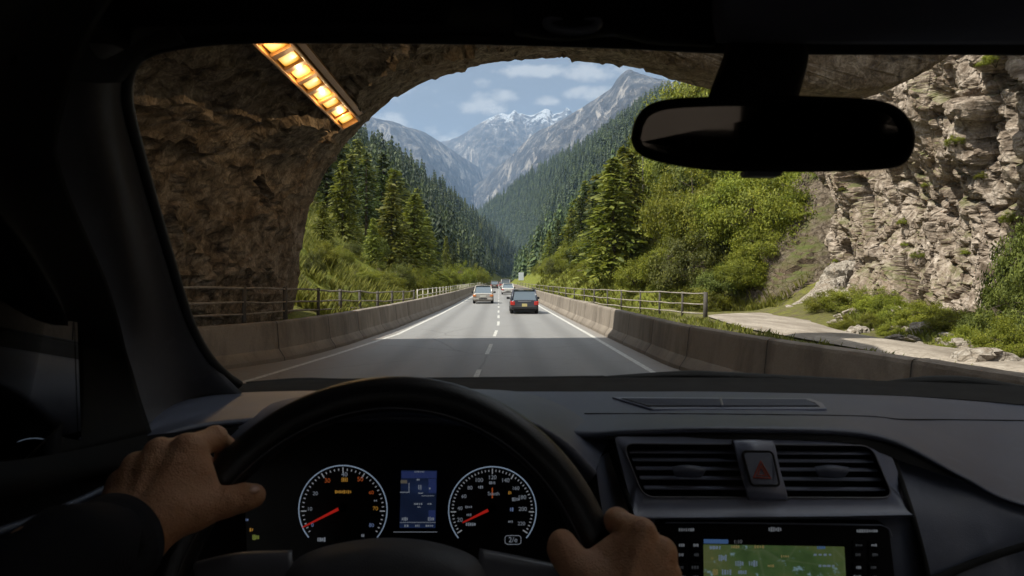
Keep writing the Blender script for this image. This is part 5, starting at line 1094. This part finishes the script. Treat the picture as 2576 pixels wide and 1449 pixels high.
# shell that keeps the daylight out: floor, firewall, sides
b = MB(); b.box((.25, 0, .58), (2.2, 2.5, .04)); b.box((.25, 1.3, 1.16), (2.2, .04, 1.22)); b.box((-.84, .0, 1.05), (.04, 2.5, .96)); b.box((1.34, .0, 1.0), (.04, 2.5, .86)); b.box((.25, 1.24, 1.75), (2.2, .12, .10));
b.box((.25, -.55, 1.17), (2.2, .04, 1.2)); b.box((.25, -.55, 2.2), (2.2, .04, .16)); b.box((-.50, -.55, 1.95), (.70, .04, .36)); b.box((.95, -.55, 1.95), (.8, .04, .36)); b.box((.2, -.55, 2.06), (.7, .04, .14)); b.box((-.84, -.3, 1.9), (.04, .5, .76)); b.box((1.34, -.42, 1.85), (.04, .24, .86))
cpart(b, 'body_shell', M['gap'])
for hx in (-.12, .34, .78):
    b = MB(); b.box((hx, -.47, 1.86), (.25, .09, .17)); b.tube([(hx - .06, -.47, 1.6), (hx - .06, -.47, 1.8)], .008, 6); b.tube([(hx + .06, -.47, 1.6), (hx + .06, -.47, 1.8)], .008, 6); cpart(b, 'headrest', M['liner'], bevel=.03, seg=4)

# ---------------------------------------------------------------- instruments
clu = fix(empty('instrument_cluster', (0, 0, 0), car)); CD = .885
cdf = lambda y: CD
b = MB(); b.prism([P(x, y, .90) for x, y in ((530, 1560), (540, 1250), (590, 1180), (660, 1108), (785, 1066), (1000, 1046), (1175, 1056), (1290, 1085), (1385, 1140), (1460, 1218), (1500, 1300), (1520, 1560))], (0, .01, 0)); sub_part(b, 'cluster_face', M['gap'], clu)
M['ring'] = emitter('pale blue dial ring', (.52, .68, .90), .13); M['tick'] = emitter('white dial tick', (.8, .85, .92), .10); M['needle_red'] = emitter('red needle', (.80, .03, .02), .14, (.3, .01, .01)); M['num_white'] = emitter('white dial figure', (.62, .70, .82), .085); M['num_red'] = emitter('red dial figure', (.95, .20, .05), .10); M['num_orange'] = emitter('orange dial figure', (.95, .48, .08), .10); M['num_blue'] = emitter('blue dial figure', (.30, .42, .75), .12); M['num_green'] = emitter('green symbol', (.40, .50, .10), .10)
def dial(name, cx, cy, r, figs, needle, nt, majors):
    root = empty(name, (0, 0, 0), clu)
    a = np.linspace(rad(-219), rad(39), 90); ringp = [P(cx + r * math.cos(t), cy + r * math.sin(t), CD) for t in a]; sub_part(MB().tube(ringp, .00068, 6), 'dial_ring', M['ring'], root)
    b = MB()
    for k in range(nt + 1):
        t = rad(-213) + rad(246) * k / nt; mj = k in majors; r1 = r * (.93 if not mj else .955); r0_ = r * (.885 if not mj else .835); w_ = .9 if not mj else 1.1
        u = np.array((math.cos(t), math.sin(t))); v = np.array((-u[1], u[0])); c = np.array((cx, cy)); q = [c + u * r1 - v * w_, c + u * r1 + v * w_, c + u * r0_ + v * w_, c + u * r0_ - v * w_]
        b.prism([P(x, y, CD) for x, y in q], (0, .0006, 0))
    sub_part(b, 'dial_ticks', M['tick'], root)['kind'] = 'stuff'
    for s, x, y, h, m_ in figs: text(s, x, y, h, cdf, M[m_], 'dial_figure', root, dd=.0)
    (xa, ya), (xb, yb) = needle; t = np.array((xb - xa, yb - ya), float); t /= np.linalg.norm(t); v = np.array((-t[1], t[0]))
    q = [np.array((xa, ya)) - v * 3.6, np.array((xa, ya)) + v * 3.6, np.array((xb, yb)) + v * 1.3, np.array((xb, yb)) - v * 1.3]; b = MB(); b.prism([P(x, y, CD - .004) for x, y in q], (0, .001, 0)); sub_part(b, 'needle', M['needle_red'], root)
    b = MB(); b.tube([P(cx, cy - 5, CD - .008), P(cx, cy - 5, CD)], .006, 16); sub_part(b, 'needle_cap', M['black'], root)
    return root
def cc(x, y): return (580 + x * .38043) * .89444, (1260 + y * .38043) * .89444
T = [(s, *cc(x, y), h, m_) for s, x, y, h, m_ in (('0', 785, 570, 9, 'num_blue'), ('10', 765, 452, 9, 'num_white'), ('20', 806, 337, 9, 'num_white'), ('30', 895, 242, 11, 'num_red'), ('40', 1022, 196, 11, 'num_white'), ('50', 1138, 232, 11, 'num_red'), ('60', 1220, 330, 9, 'num_red'), ('70', 1250, 448, 10, 'num_orange'), ('80', 1222, 572, 9, 'num_blue'))]
d1 = dial('tachometer', 862.7, 1282, 111, T, (cc(980, 450), cc(710, 588)), 40, (5, 15, 20, 25, 35))
T = [(s, *cc(x, y), h, m_) for s, x, y, h, m_ in (('20', 1875, 532, 10, 'num_white'), ('40', 1876, 447, 9, 'num_white'), ('60', 1905, 358, 9, 'num_white'), ('80', 1950, 295, 9, 'num_white'), ('100', 2016, 238, 10, 'num_white'), ('120', 2115, 218, 10, 'num_white'), ('140', 2212, 240, 10, 'num_white'), ('160', 2288, 298, 9, 'num_white'), ('180', 2335, 365, 10, 'num_white'), ('200', 2340, 452, 10, 'num_white'), ('220', 2330, 560, 9, 'num_white'), ('South', 2125, 338, 9, 'num_white'), ('2/e', 2268, 680, 13, 'num_white'))]
d2 = dial('speedometer', 1238.7, 1284, 110, T, (cc(2100, 453), cc(1895, 553)), 48, (0, 6, 24, 30, 42, 48))
x, y = cc(2268, 680); bq = rquad([(x - 20, y - 11), (x + 20, y - 11), (x + 20, y + 11), (x - 20, y + 11)], 8); b = MB(); b.tube([P(a, c, CD) for a, c in bq], .0004, 5, closed=True); sub_part(b, 'symbol_frame', M['num_white'], d2)
x, y = cc(2115, 330); b = MB(); b.prism([P(x - 1.5, y - 12, CD + .001), P(x + 1.5, y - 12, CD + .001), P(x + 1.5, y + 14, CD + .001), P(x - 1.5, y + 14, CD + .001)], (0, .0005, 0)); sub_part(b, 'warning_mark', M['num_red'], d2)
for x, y, w, h, m_, n, par in ((1012, 325, 42, 9, 'num_orange', 8, d1), (1022, 235, 17, 13, 'num_orange', 4, d1), (850, 678, 22, 12, 'num_white', 4, d1), (1157, 648, 8, 8, 'num_white', 2, d1), (1252, 390, 9, 4, 'num_white', 2, d1), (2115, 258, 16, 8, 'num_white', 4, d2), (2028, 290, 14, 7, 'num_white', 3, d2), (1940, 437, 18, 6, 'num_white', 4, d2), (1942, 495, 14, 6, 'num_white', 3, d2), (1955, 565, 26, 8, 'num_white', 5, d2), (2245, 332, 9, 8, 'num_orange', 2, d2), (2258, 455, 10, 9, 'num_blue', 2, d2), (2250, 545, 12, 6, 'num_white', 3, d2), (2290, 380, 20, 9, 'num_white', 4, d2)):
    cx_, cy_ = cc(x, y); marks(cx_, cy_, w, h, cdf, M[m_], 'dial_mark', par, dd=0., n=n)
# small display between the dials
dsp = empty('display', (0, 0, 0), clu)
def disp_mat():
    t = NT('dark blue display'); p = t.objpos(); z = t.n('ShaderNodeSeparateXYZ', i_0=p).outputs[2]; n = t.noise(45, 3, .6, p); c = t.mix(n, (.006, .010, .03), (.016, .03, .085)); zz = t.math('MULTIPLY_ADD', z, 12.); zz.node.inputs[2].default_value = -20.
    c = t.mix(t.ramp(t.noise(30, 2, .5, t.mapv(p, (.1, 1, 1))), [(.45, .0), (.55, .6)]), c, (.004, .006, .012)); b = t.bsdf((.005, .005, .01), .3); t.t.links.new(c, b.node.inputs['Emission Color']); b.node.inputs['Emission Strength'].default_value = .28; return t.done(b)
M['display'] = disp_mat()
b = MB(); b.prism([P(1009, 1184, CD), P(1099, 1185, CD), P(1095, 1328, CD), P(1005, 1328, CD)], (0, .002, 0)); sub_part(b, 'display_panel', M['display'], dsp)
M['disp_blue'] = emitter('display sky blue', (.10, .16, .55), .05); M['disp_land'] = emitter('display sand', (.40, .36, .28), .07)
def dbar(x0, y0, x1, y1, m_, nm, dd=-.001):
    b = MB(); b.prism([P(x0, y1, CD + dd), P(x1, y1, CD + dd), P(x1, y0, CD + dd), P(x0, y0, CD + dd)], (0, .0006, 0)); return sub_part(b, nm, M[m_], dsp)
dbar(1010, 1186, 1098, 1203, 'disp_blue', 'display_band'); dbar(1078, 1205, 1097, 1240, 'disp_blue', 'display_band'); dbar(1008, 1208, 1024, 1216, 'disp_land', 'display_patch'); dbar(1078, 1284, 1095, 1310, 'disp_blue', 'display_band')
for x0, y0, x1, y1 in ((1006, 1238, 1030, 1239.5), (1028, 1215, 1029.5, 1238), (1052, 1240, 1064, 1242), (1060, 1247, 1092, 1248), (1006, 1314, 1096, 1315), (990, 1338, 1100, 1339), (1050, 1275, 1058, 1276.5)): dbar(x0, y0, x1, y1, 'num_white', 'display_line', -.0018)
for x, y, w, h, n in ((1055, 1187, 26, 4, 6), (1052, 1207, 8, 5, 2), (1056, 1226, 10, 12, 2), (1081, 1229, 5, 6, 1), (1052, 1268, 22, 4, 4), (1080, 1268, 12, 3, 2), (1018, 1306, 16, 10, 4), (1084, 1306, 16, 10, 4), (1022, 1323, 12, 6, 2), (1050, 1323, 12, 6, 3), (1080, 1323, 20, 5, 4)): marks(x, y, w, h, cdf, M['num_white'], 'display_mark', dsp, dd=-.0018, n=n)
# lit switches low on the left
sw = empty('switch_panel', (0, 0, 0), clu)
for x, y, w, h, m_, n in ((617, 1308, 16, 7, 'num_blue', 3), (584, 1338, 20, 9, 'num_white', 4), (632, 1333, 10, 9, 'num_orange', 2), (643, 1352, 18, 14, 'num_green', 4)): marks(x, y, w, h, lambda q: .86, M[m_], 'switch_light', sw, dd=0., n=n)

# ---------------------------------------------------------------- steering wheel
WC = np.array((-.0965, .575, 1.7165)); TH = rad(22); RR, RT = .189, .0172
wu = np.array((1., 0, 0)); wv = np.array((0, math.sin(TH), math.cos(TH)))
def rim(phi, r=RR): return WC + wu * r * math.sin(phi) + wv * r * math.cos(phi)
whl = fix(empty('steering_wheel', (0, 0, 0), car))
phs = np.linspace(0, 2 * np.pi, 121)[:-1]
b = MB(); b.tube([rim(p) for p in phs], RT, 18, closed=True); sub_part(b, 'rim', M['leather'], whl, smooth=True)
wn = np.cross(wu, wv)
b = MB(); b.tube([rim(p, RR - RT * .62) - wn * RT * -.0 + np.array((0, -RT * .80, 0)) for p in phs], .0009, 5, closed=True); sub_part(b, 'rim_stitching', M['hub'], whl)
tp = [(700, 1480), (722, 1432), (762, 1396), (835, 1370), (950, 1353), (1060, 1358), (1150, 1380), (1203, 1408), (1228, 1450), (1240, 1490)]
def hr(dy, d, f=1.): return [(970 + (x - 970) * f, y + dy, d) for x, y in tp]
b = MB(); b.grid(sheet([hr(60, .66, .98), hr(10, .625), hr(0, .60), hr(8, .580), hr(30, .562, .98), hr(80, .548, .95), hr(200, .535, .9), hr(420, .53, .85)], 60, 40)); sub_part(b, 'hub', M['hub'], whl, smooth=True)
for q in ([[(480, 1425, .600), (600, 1398, .606), (735, 1392, .610)], [(490, 1432, .588), (600, 1408, .590), (735, 1402, .592)], [(500, 1500, .582), (600, 1490, .580), (740, 1490, .578)], [(500, 1600, .582), (600, 1600, .580), (740, 1600, .578)]], [[(1205, 1388, .610), (1300, 1406, .606), (1440, 1436, .600)], [(1205, 1398, .592), (1300, 1418, .590), (1440, 1446, .588)], [(1205, 1490, .578), (1300, 1500, .580), (1440, 1520, .582)], [(1205, 1600, .578), (1300, 1600, .580), (1440, 1600, .582)]]):
    b = MB(); b.grid(sheet(q, 20, 16)); sub_part(b, 'spoke', M['spoke'], whl, smooth=True, solid=.006)
# ================================================================ the driver's arms and hands
def surface_net(field, lo, h):
    s = field < 0; nx, ny, nz = field.shape; c = np.zeros((nx - 1, ny - 1, nz - 1), int)
    for dx in (0, 1):
        for dy in (0, 1):
            for dz in (0, 1): c += s[dx:nx - 1 + dx, dy:ny - 1 + dy, dz:nz - 1 + dz]
    act = (c > 0) & (c < 8); idx = -np.ones(act.shape, int); idx[act] = np.arange(act.sum()); I = np.argwhere(act)
    acc = np.zeros((len(I), 3)); cnt = np.zeros(len(I)); cor = [(a, b, d) for a in (0, 1) for b in (0, 1) for d in (0, 1)]
    for p in range(8):
        for ax in range(3):
            if cor[p][ax]: continue
            q = list(cor[p]); q[ax] = 1; a = np.array(cor[p]); b = np.array(q); fa = field[tuple((I + a).T)]; fb = field[tuple((I + b).T)]; m = (fa < 0) != (fb < 0); t = np.where(m, fa / (fa - fb + 1e-12), 0)
            acc += np.where(m[:, None], a + (b - a) * t[:, None], 0); cnt += m
    V = (I + acc / cnt[:, None]) * h + lo; F_ = []
    for ax in range(3):
        sl0 = [slice(None)] * 3; sl1 = [slice(None)] * 3; sl0[ax] = slice(0, -1); sl1[ax] = slice(1, None)
        e = s[tuple(sl0)] != s[tuple(sl1)]; E = np.argwhere(e); o = [k for k in range(3) if k != ax]
        ok = np.ones(len(E), bool)
        for k in o: ok &= (E[:, k] > 0) & (E[:, k] < field.shape[k] - 1)
        E = E[ok]; flip = s[tuple(E.T)]; qs = []
        for da, db in ((1, 1), (0, 1), (0, 0), (1, 0)):
            g = E.copy(); g[:, o[0]] -= da; g[:, o[1]] -= db; qs.append(idx[tuple(g.T)])
        Q = np.stack(qs, 1); fl = flip if ax != 1 else ~flip; Q[~fl] = Q[~fl][:, ::-1]; F_.append(Q)
    return V, np.vstack(F_)
def body_sdf(prims, h, extra=0.):
    pts = np.array([p for q in prims for p in (q[0], q[1])]); rm = max(max(q[2], q[3]) for q in prims) + .012; lo = pts.min(0) - rm; hi = pts.max(0) + rm
    ax = [np.arange(lo[k], hi[k] + h, h) for k in range(3)]; X = np.stack(np.meshgrid(*ax, indexing='ij'), -1).astype(np.float32); f = None
    for a, b, ra, rb, k in prims:
        a = np.array(a, np.float32); ab = np.array(b, np.float32) - a; t = np.clip(((X - a) @ ab) / (ab @ ab + 1e-12), 0, 1); d = np.linalg.norm(X - a - t[..., None] * ab, axis=-1) - (ra + (rb - ra) * t)
        if f is None: f = d
        else: m = np.clip(.5 + .5 * (f - d) / k, 0, 1); f = f * (1 - m) + d * m - k * m * (1 - m)
    return surface_net(f, lo, h)
def hand(mcp, fingers, thumb, wrist, fore, fill):
    pr = []; w1, w2 = [P(*q[:3]) for q in wrist]; rw = wrist[0][3]; f0 = P(*fore[:3]) if len(fore) == 4 and fore[1] > 50 else np.array(fore[:3])
    pr.append(((w1 + w2) / 2, f0, rw * 1.25, fore[3], .02)); pr.append((w1, w2, rw, rw, .015))
    Mc = [P(*q[:3]) for q in mcp]
    for i, m in enumerate(Mc):
        s = w1 * (1 - i / 3.) + w2 * (i / 3.); s = s if True else s; pr.append((s, m, rw * .80, mcp[i][3] * .98, .008))
    for i in range(3): pr.append((Mc[i] * .8 + (w1 + w2) * .1, Mc[i + 1] * .8 + (w1 + w2) * .1, .0112, .0112, .009))
    for i, m in enumerate(Mc):
        pr.append((m + (0, -.0042, .0022), m + (0, -.0030, .0016), mcp[i][3] * .74, mcp[i][3] * .74, .005)); s = w1 * (1 - i / 3.) + w2 * (i / 3.); e = (s - m); e /= np.linalg.norm(e)
        pr.append((m + e * .006 + (0, -.0085, .003), m * .45 + s * .55 + (0, -.0145, .004), .0034, .0026, .006))
    for a, b in fill: pr.append((P(*a[:3]), P(*b[:3]), a[3], b[3], .012))
    th = [P(*q[:3]) for q in thumb]
    for i in range(len(th) - 1): pr.append((th[i], th[i + 1], thumb[i][3], thumb[i + 1][3], .012 if i == 0 else .005))
    for i, fg in enumerate(fingers):
        c = [Mc[i]] + [P(*q[:3]) for q in fg]; r = [mcp[i][3] * .92] + [q[3] for q in fg]
        for j in range(len(c) - 1): pr.append((c[j], c[j + 1], r[j], r[j + 1], .0035 if j == 0 else .0018))
        pr.append((c[1] + (0, -.0008, .0008), c[1], r[1] * 1.10, r[1] * 1.02, .002))
    return body_sdf(pr, .0017), pr
LH = hand([(472, 1128, .585, .0128), (403, 1139, .583, .0128), (347, 1174, .582, .0122), (306, 1215, .580, .0108)],
    [[(541, 1104, .615, .0105), (566, 1121, .645, .0092), (562, 1152, .660, .0082)], [(455, 1128, .630, .0104), (500, 1150, .655, .0092), (528, 1180, .655, .0084)], [(396, 1168, .628, .010), (446, 1192, .65, .009), (486, 1216, .650, .008)], [(350, 1208, .616, .009), (396, 1228, .636, .008), (432, 1246, .638, .0072)]],
    [(395, 1318, .548, .0185), (488, 1287, .566, .0152), (570, 1262, .584, .0122), (612, 1252, .594, .0114), (638, 1247, .602, .0104)],
    [(335, 1372, .535, .0215), (290, 1328, .537, .0200)], (110, 1440, .452, .034), [((492, 1158, .590, .0110), (515, 1232, .582, .0125)), ((470, 1190, .580, .015), (430, 1270, .56, .018))])
RH = hand([(1612, 1343, .556, .0130), (1662, 1392, .554, .0132), (1674, 1448, .552, .0126), (1660, 1500, .550, .0112)],
    [[(1552, 1312, .590, .0106), (1533, 1325, .620, .0094), (1522, 1352, .632, .0082)], [(1606, 1370, .600, .0104), (1560, 1388, .624, .0092), (1530, 1405, .626, .0084)], [(1620, 1428, .600, .010), (1570, 1440, .618, .009), (1535, 1452, .618, .008)], [(1612, 1486, .594, .009), (1575, 1494, .606, .008), (1545, 1500, .606, .0072)]],
    [(1530, 1520, .535, .020), (1468, 1452, .548, .0158), (1430, 1402, .560, .0130), (1416, 1380, .566, .0122), (1414, 1366, .572, .0112)],
    [(1530, 1612, .515, .0215), (1605, 1598, .515, .0205)], (.155, .40, 1.64, .034), [((1574, 1362, .570, .0118), (1502, 1424, .560, .0140)), ((1580, 1420, .556, .017), (1530, 1480, .545, .019))])
shL, shR = np.array((-.33, -.16, 1.64)), np.array((.17, -.16, 1.62)); elL, elR = np.array((-.385, .17, 1.70)), np.array((.27, .15, 1.50))
foL, foR = P(110, 1440, .452), np.array((.155, .40, 1.64)); hip = np.array((-.08, -.22, .95)); neck = np.array((-.08, -.24, 1.72))
big = [(foL, elL, .034, .042, .02), (elL, shL, .044, .055, .03), (foR, elR, .034, .042, .02), (elR, shR, .044, .055, .03), (shL, shR, .06, .06, .05), (neck, hip, .10, .14, .08), (neck, neck + (0, 0, .05), .055, .05, .03)]
(VL, FL), _ = LH; (VR, FR_), _ = RH; VB, FB = body_sdf(big, .012)
V = np.vstack([VL, VR, VB]); Fa = np.vstack([FL, FR_ + len(VL), FB + len(VL) + len(VR)])
def skin_mat():
    t = NT('tanned skin'); p = t.objpos(); n = t.noise(38, 5, .65, p); m_ = t.noise(150, 4, .7, p); v = t.voro(900, p)
    c = t.mix(n, (.40, .20, .105), (.58, .325, .19)); c = t.mix(t.ramp(m_, [(.6, 0.), (.75, .25)]), c, (.36, .15, .09))
    r = t.math('MULTIPLY_ADD', n, .2); r.node.inputs[2].default_value = .42
    return t.done(t.bsdf(c, r, t.bump(t.math('ADD', t.math('ADD', m_, t.math('MULTIPLY', v, .4)), t.math('MULTIPLY', t.noise(70, 5, .7, p, 1.2), 1.4)), .7, .0022), spec=.4, Subsurface_Weight=.12, Subsurface_Scale=.004))
M['skin'] = skin_mat()
person = link('person', raw_mesh('person', V, Fa, True, M['skin'])); tag(person, 'driver in a dark jacket holding the steering wheel with both hands', 'person')
sm = person.modifiers.new('soft', 'SMOOTH'); sm.factor = .5; sm.iterations = 2
def cloth_mat():
    t = NT('dark jacket cloth'); p = t.objpos(); n = t.noise(30, 4, .6, p); w = t.n('ShaderNodeTexWave', i_Scale=420., i_Vector=p).outputs['Fac']
    return t.done(t.bsdf(t.mix(n, (.006, .007, .010), (.014, .015, .02)), .9, t.bump(w, .4, .0006), spec=.2))
M['cloth'] = cloth_mat()
M['nail'] = simple('fingernail', (.50, .30, .22), .3, var=.12, nscale=300)
def nail(c, ax_u, ax_v, r):
    b = MB(); u = np.array(ax_u, float); v = np.array(ax_v, float); u /= np.linalg.norm(u); v -= u * (u @ v); v /= np.linalg.norm(v); w = np.cross(u, v)
    b.grid(np.array([[np.array(c) + u * r[0] * math.cos(t) * math.sin(q) + v * r[1] * math.sin(t) * math.sin(q) + w * r[2] * math.cos(q) for t in np.linspace(0, 2 * np.pi, 21)] for q in np.linspace(.02, math.pi - .02, 9)])); b.build('fingernail', M['nail'], person, True)
nail(P(636, 1232, .5925), P(640, 1247, .602) - P(570, 1262, .584), (0, -.6, .8), (.0062, .0026, .0048))
nail(P(1420, 1366, .5615), P(1414, 1366, .572) - P(1430, 1402, .560), (.6, -.8, .1), (.0062, .0046, .0026))
def sleeve(path, radii, seed):
    c = spline(path, 70); r = np.interp(np.linspace(0, 1, 70), np.linspace(0, 1, len(radii)), radii); b = MB(); n = 40; t = np.gradient(c, axis=0); t /= np.linalg.norm(t, axis=1)[:, None]; u = np.cross(t[0], (0, 0, 1.)); G = []
    for i in range(70):
        u = u - t[i] * (u @ t[i]); u /= np.linalg.norm(u); w = np.cross(t[i], u); a = np.linspace(0, 2 * np.pi, n + 1)
        q = np.c_[np.cos(a), np.sin(a), np.full(n + 1, i * .09 + seed)]; f = 1 + .09 * fbm(q * np.array((.9, .9, 2.4)), 3) * min(1, i / 6.)
        G.append(c[i] + (r[i] * f)[:, None] * (np.cos(a)[:, None] * u + np.sin(a)[:, None] * w))
    first = np.array([c[0] + (G[0] - c[0]) * .80 + t[0] * .006]); G = np.concatenate([first, np.array(G)]); b.grid(G); o = b.build('jacket_sleeve', M['cloth'], person, True); return o
sleeve([P(296, 1362, .522), P(200, 1420, .480), foL + (0, 0, -.004), elL, shL], [.0375, .0415, .045, .058, .075], 3.)
sleeve([P(1580, 1640, .50), (.135, .44, 1.665), foR, elR, shR], [.038, .042, .046, .058, .075], 9.)
b = MB(); hh = [(hip, .20, .13), (hip * .5 + neck * .5, .20, .13), (neck - (0, 0, .12), .21, .12), (neck - (0, 0, .02), .13, .09), (neck + (0, 0, .02), .075, .07)]
b.grid(np.array([[c + (math.cos(a) * rx, math.sin(a) * ry, 0) for a in np.linspace(0, 2 * np.pi, 33)] for c, rx, ry in hh])); b.build('jacket_body', M['cloth'], person, True)
print('rim left', [(round(q[0] * F / q[1] + VX), round(VY - (q[2] - 2) * F / q[1]), round(q[1], 3)) for q in [rim(rad(a)) for a in (-40, -50, -60, -70, -80, 40, 60, 70, 75, 80, 90)]])
# ================================================================ camera, sun, sky, air
cam = bpy.data.cameras.new('camera'); co = bpy.data.objects.new('camera', cam); COL.objects.link(co)
co.location = (0, 0, EYE); co.rotation_euler = (rad(90), 0, 0)
cam.lens = 24; cam.sensor_width = 36; cam.shift_x = (1288 - VX) / 2576; cam.shift_y = -(724.5 - VY) / 2576
cam.clip_start = .01; cam.clip_end = 20000
cam.dof.use_dof = True; cam.dof.focus_distance = 18; cam.dof.aperture_fstop = 15
SC.camera = co
to_sun = Vector((-.54, -.11, .84)).normalized()
sd_ = bpy.data.lights.new('sun', 'SUN'); sd_.energy = 4.2; sd_.angle = rad(.7); sd_.color = (1., .925, .80)
so = bpy.data.objects.new('sun', sd_); COL.objects.link(so); so.rotation_euler = to_sun.to_track_quat('Z', 'Y').to_euler(); so.location = (-20, 0, 60)
w = bpy.data.worlds.new('World'); SC.world = w; w.use_nodes = True; nt = w.node_tree; nt.nodes.clear()
out = nt.nodes.new('ShaderNodeOutputWorld'); bg = nt.nodes.new('ShaderNodeBackground'); nt.links.new(bg.outputs[0], out.inputs[0]); bg.inputs[1].default_value = .10
sky = nt.nodes.new('ShaderNodeTexSky'); sky.sky_type = 'NISHITA'; sky.sun_disc = False; sky.sun_elevation = math.asin(to_sun.z); sky.sun_rotation = math.atan2(to_sun.x, to_sun.y); sky.air_density = 1.0; sky.dust_density = 2.5; sky.ozone_density = 1.2; sky.altitude = 900
tc = nt.nodes.new('ShaderNodeTexCoord'); sp = nt.nodes.new('ShaderNodeSeparateXYZ'); nt.links.new(tc.outputs['Generated'], sp.inputs[0])
def wm(op, a, b=0., c=None):
    n = nt.nodes.new('ShaderNodeMath'); n.operation = op
    for k, v in enumerate((a, b) if c is None else (a, b, c)):
        if hasattr(v, 'node'): nt.links.new(v, n.inputs[k])
        else: n.inputs[k].default_value = v
    return n.outputs[0]
# cumulus banks: soft ellipses in azimuth and elevation, broken up with noise
yy = wm('MAXIMUM', sp.outputs[1], .05); az = wm('DIVIDE', sp.outputs[0], yy); el = wm('DIVIDE', sp.outputs[2], yy)
mp = nt.nodes.new('ShaderNodeMapping'); mp.inputs['Scale'].default_value = (1, 1, 1.9); nt.links.new(tc.outputs['Generated'], mp.inputs[0])
ns = nt.nodes.new('ShaderNodeTexNoise'); ns.inputs['Scale'].default_value = 26; ns.inputs['Detail'].default_value = 9; ns.inputs['Roughness'].default_value = .62; nt.links.new(mp.outputs[0], ns.inputs['Vector'])
tot = None
for px, py, w_, h_, k_ in ((1225, 262, 105, 34, 1.), (1262, 250, 60, 30, .9), (1490, 236, 95, 24, .95), (1350, 178, 130, 26, .8), (1480, 182, 130, 28, .75), (985, 308, 70, 36, .9), (1372, 254, 50, 18, .7), (1215, 208, 34, 16, .5), (1125, 345, 130, 34, .6), (1000, 215, 120, 50, .35), (1700, 120, 260, 60, .7), (700, 60, 400, 60, .6)):
    a = wm('MULTIPLY', wm('SUBTRACT', az, (px - VX) / F), F / w_); e = wm('MULTIPLY', wm('SUBTRACT', el, (VY - py) / F), F / h_)
    r2 = wm('ADD', wm('MULTIPLY', a, a), wm('MULTIPLY', e, e)); g = wm('MULTIPLY', wm('MAXIMUM', wm('SUBTRACT', 1., r2), 0.), k_); tot = g if tot is None else wm('MAXIMUM', tot, g)
cl_f = wm('MULTIPLY_ADD', wm('SUBTRACT', ns.outputs['Fac'], .5), 2.4, tot)
rp = nt.nodes.new('ShaderNodeValToRGB'); rp.color_ramp.elements[0].position = .30; rp.color_ramp.elements[1].position = .80; rp.color_ramp.elements[0].color = (0, 0, 0, 1); rp.color_ramp.elements[1].color = (.9, .9, .9, 1); nt.links.new(cl_f, rp.inputs[0])
vl = nt.nodes.new('ShaderNodeMix'); vl.data_type = 'RGBA'; vl.inputs[0].default_value = .92; nt.links.new(sky.outputs[0], vl.inputs[6]); vl.inputs[7].default_value = (1.02, 1.10, 1.21, 1)
mx = nt.nodes.new('ShaderNodeMix'); mx.data_type = 'RGBA'; nt.links.new(rp.outputs[0], mx.inputs[0]); nt.links.new(vl.outputs[2], mx.inputs[6]); mx.inputs[7].default_value = (2.9, 2.8, 2.7, 1); 
# added unseen bright cloud overhead, behind and to the right, lighting the cabin
n2 = nt.nodes.new('ShaderNodeTexNoise'); n2.inputs['Scale'].default_value = 3.2; n2.inputs['Detail'].default_value = 7; nt.links.new(tc.outputs['Generated'], n2.inputs['Vector'])
back = wm('MINIMUM', wm('MAXIMUM', wm('MULTIPLY', wm('SUBTRACT', sp.outputs[2], .5), 5.), wm('MULTIPLY', wm('ADD', sp.outputs[1], .05), -4.)), 1.); back = wm('MAXIMUM', wm('MAXIMUM', back, wm('MINIMUM', wm('MULTIPLY', wm('SUBTRACT', sp.outputs[0], .64), 6.), 1.)), 0.)
bk = wm('MULTIPLY', back, wm('MINIMUM', wm('MAXIMUM', wm('MULTIPLY', wm('SUBTRACT', n2.outputs['Fac'], .36), 6.), 0.), 1.))
m3 = nt.nodes.new('ShaderNodeMix'); m3.data_type = 'RGBA'; nt.links.new(bk, m3.inputs[0]); nt.links.new(mx.outputs[2], m3.inputs[6]); m3.inputs[7].default_value = (8.0, 7.9, 7.8, 1); nt.links.new(m3.outputs[2], bg.inputs[0])
# the air of the valley
hz = MB().box((0, 3550, 775), (8200, 7900, 1650)).build('haze', None); hm = bpy.data.materials.new('valley air'); hm.use_nodes = True; hn = hm.node_tree; hn.nodes.clear()
ho = hn.nodes.new('ShaderNodeOutputMaterial'); pv = hn.nodes.new('ShaderNodeVolumePrincipled'); pv.inputs['Color'].default_value = (.42, .62, .95, 1); pv.inputs['Density'].default_value = 1.0e-4; pv.inputs['Anisotropy'].default_value = .2
hn.links.new(pv.outputs[0], ho.inputs['Volume']); hz.data.materials.append(hm); tag(hz, 'thin blue haze filling the valley', 'haze', kind='stuff')
hz.display_type = 'WIRE'
SC.view_settings.view_transform = 'Standard'; SC.view_settings.look = 'None'; SC.view_settings.exposure = 1.22; SC.view_settings.gamma = 1
cy = SC.cycles; cy.max_bounces = 8; cy.diffuse_bounces = 3; cy.glossy_bounces = 4; cy.transmission_bounces = 6; cy.transparent_max_bounces = 12; cy.volume_bounces = 0
cy.use_denoising = True; cy.caustics_reflective = False; cy.caustics_refractive = False; cy.sample_clamp_indirect = 4
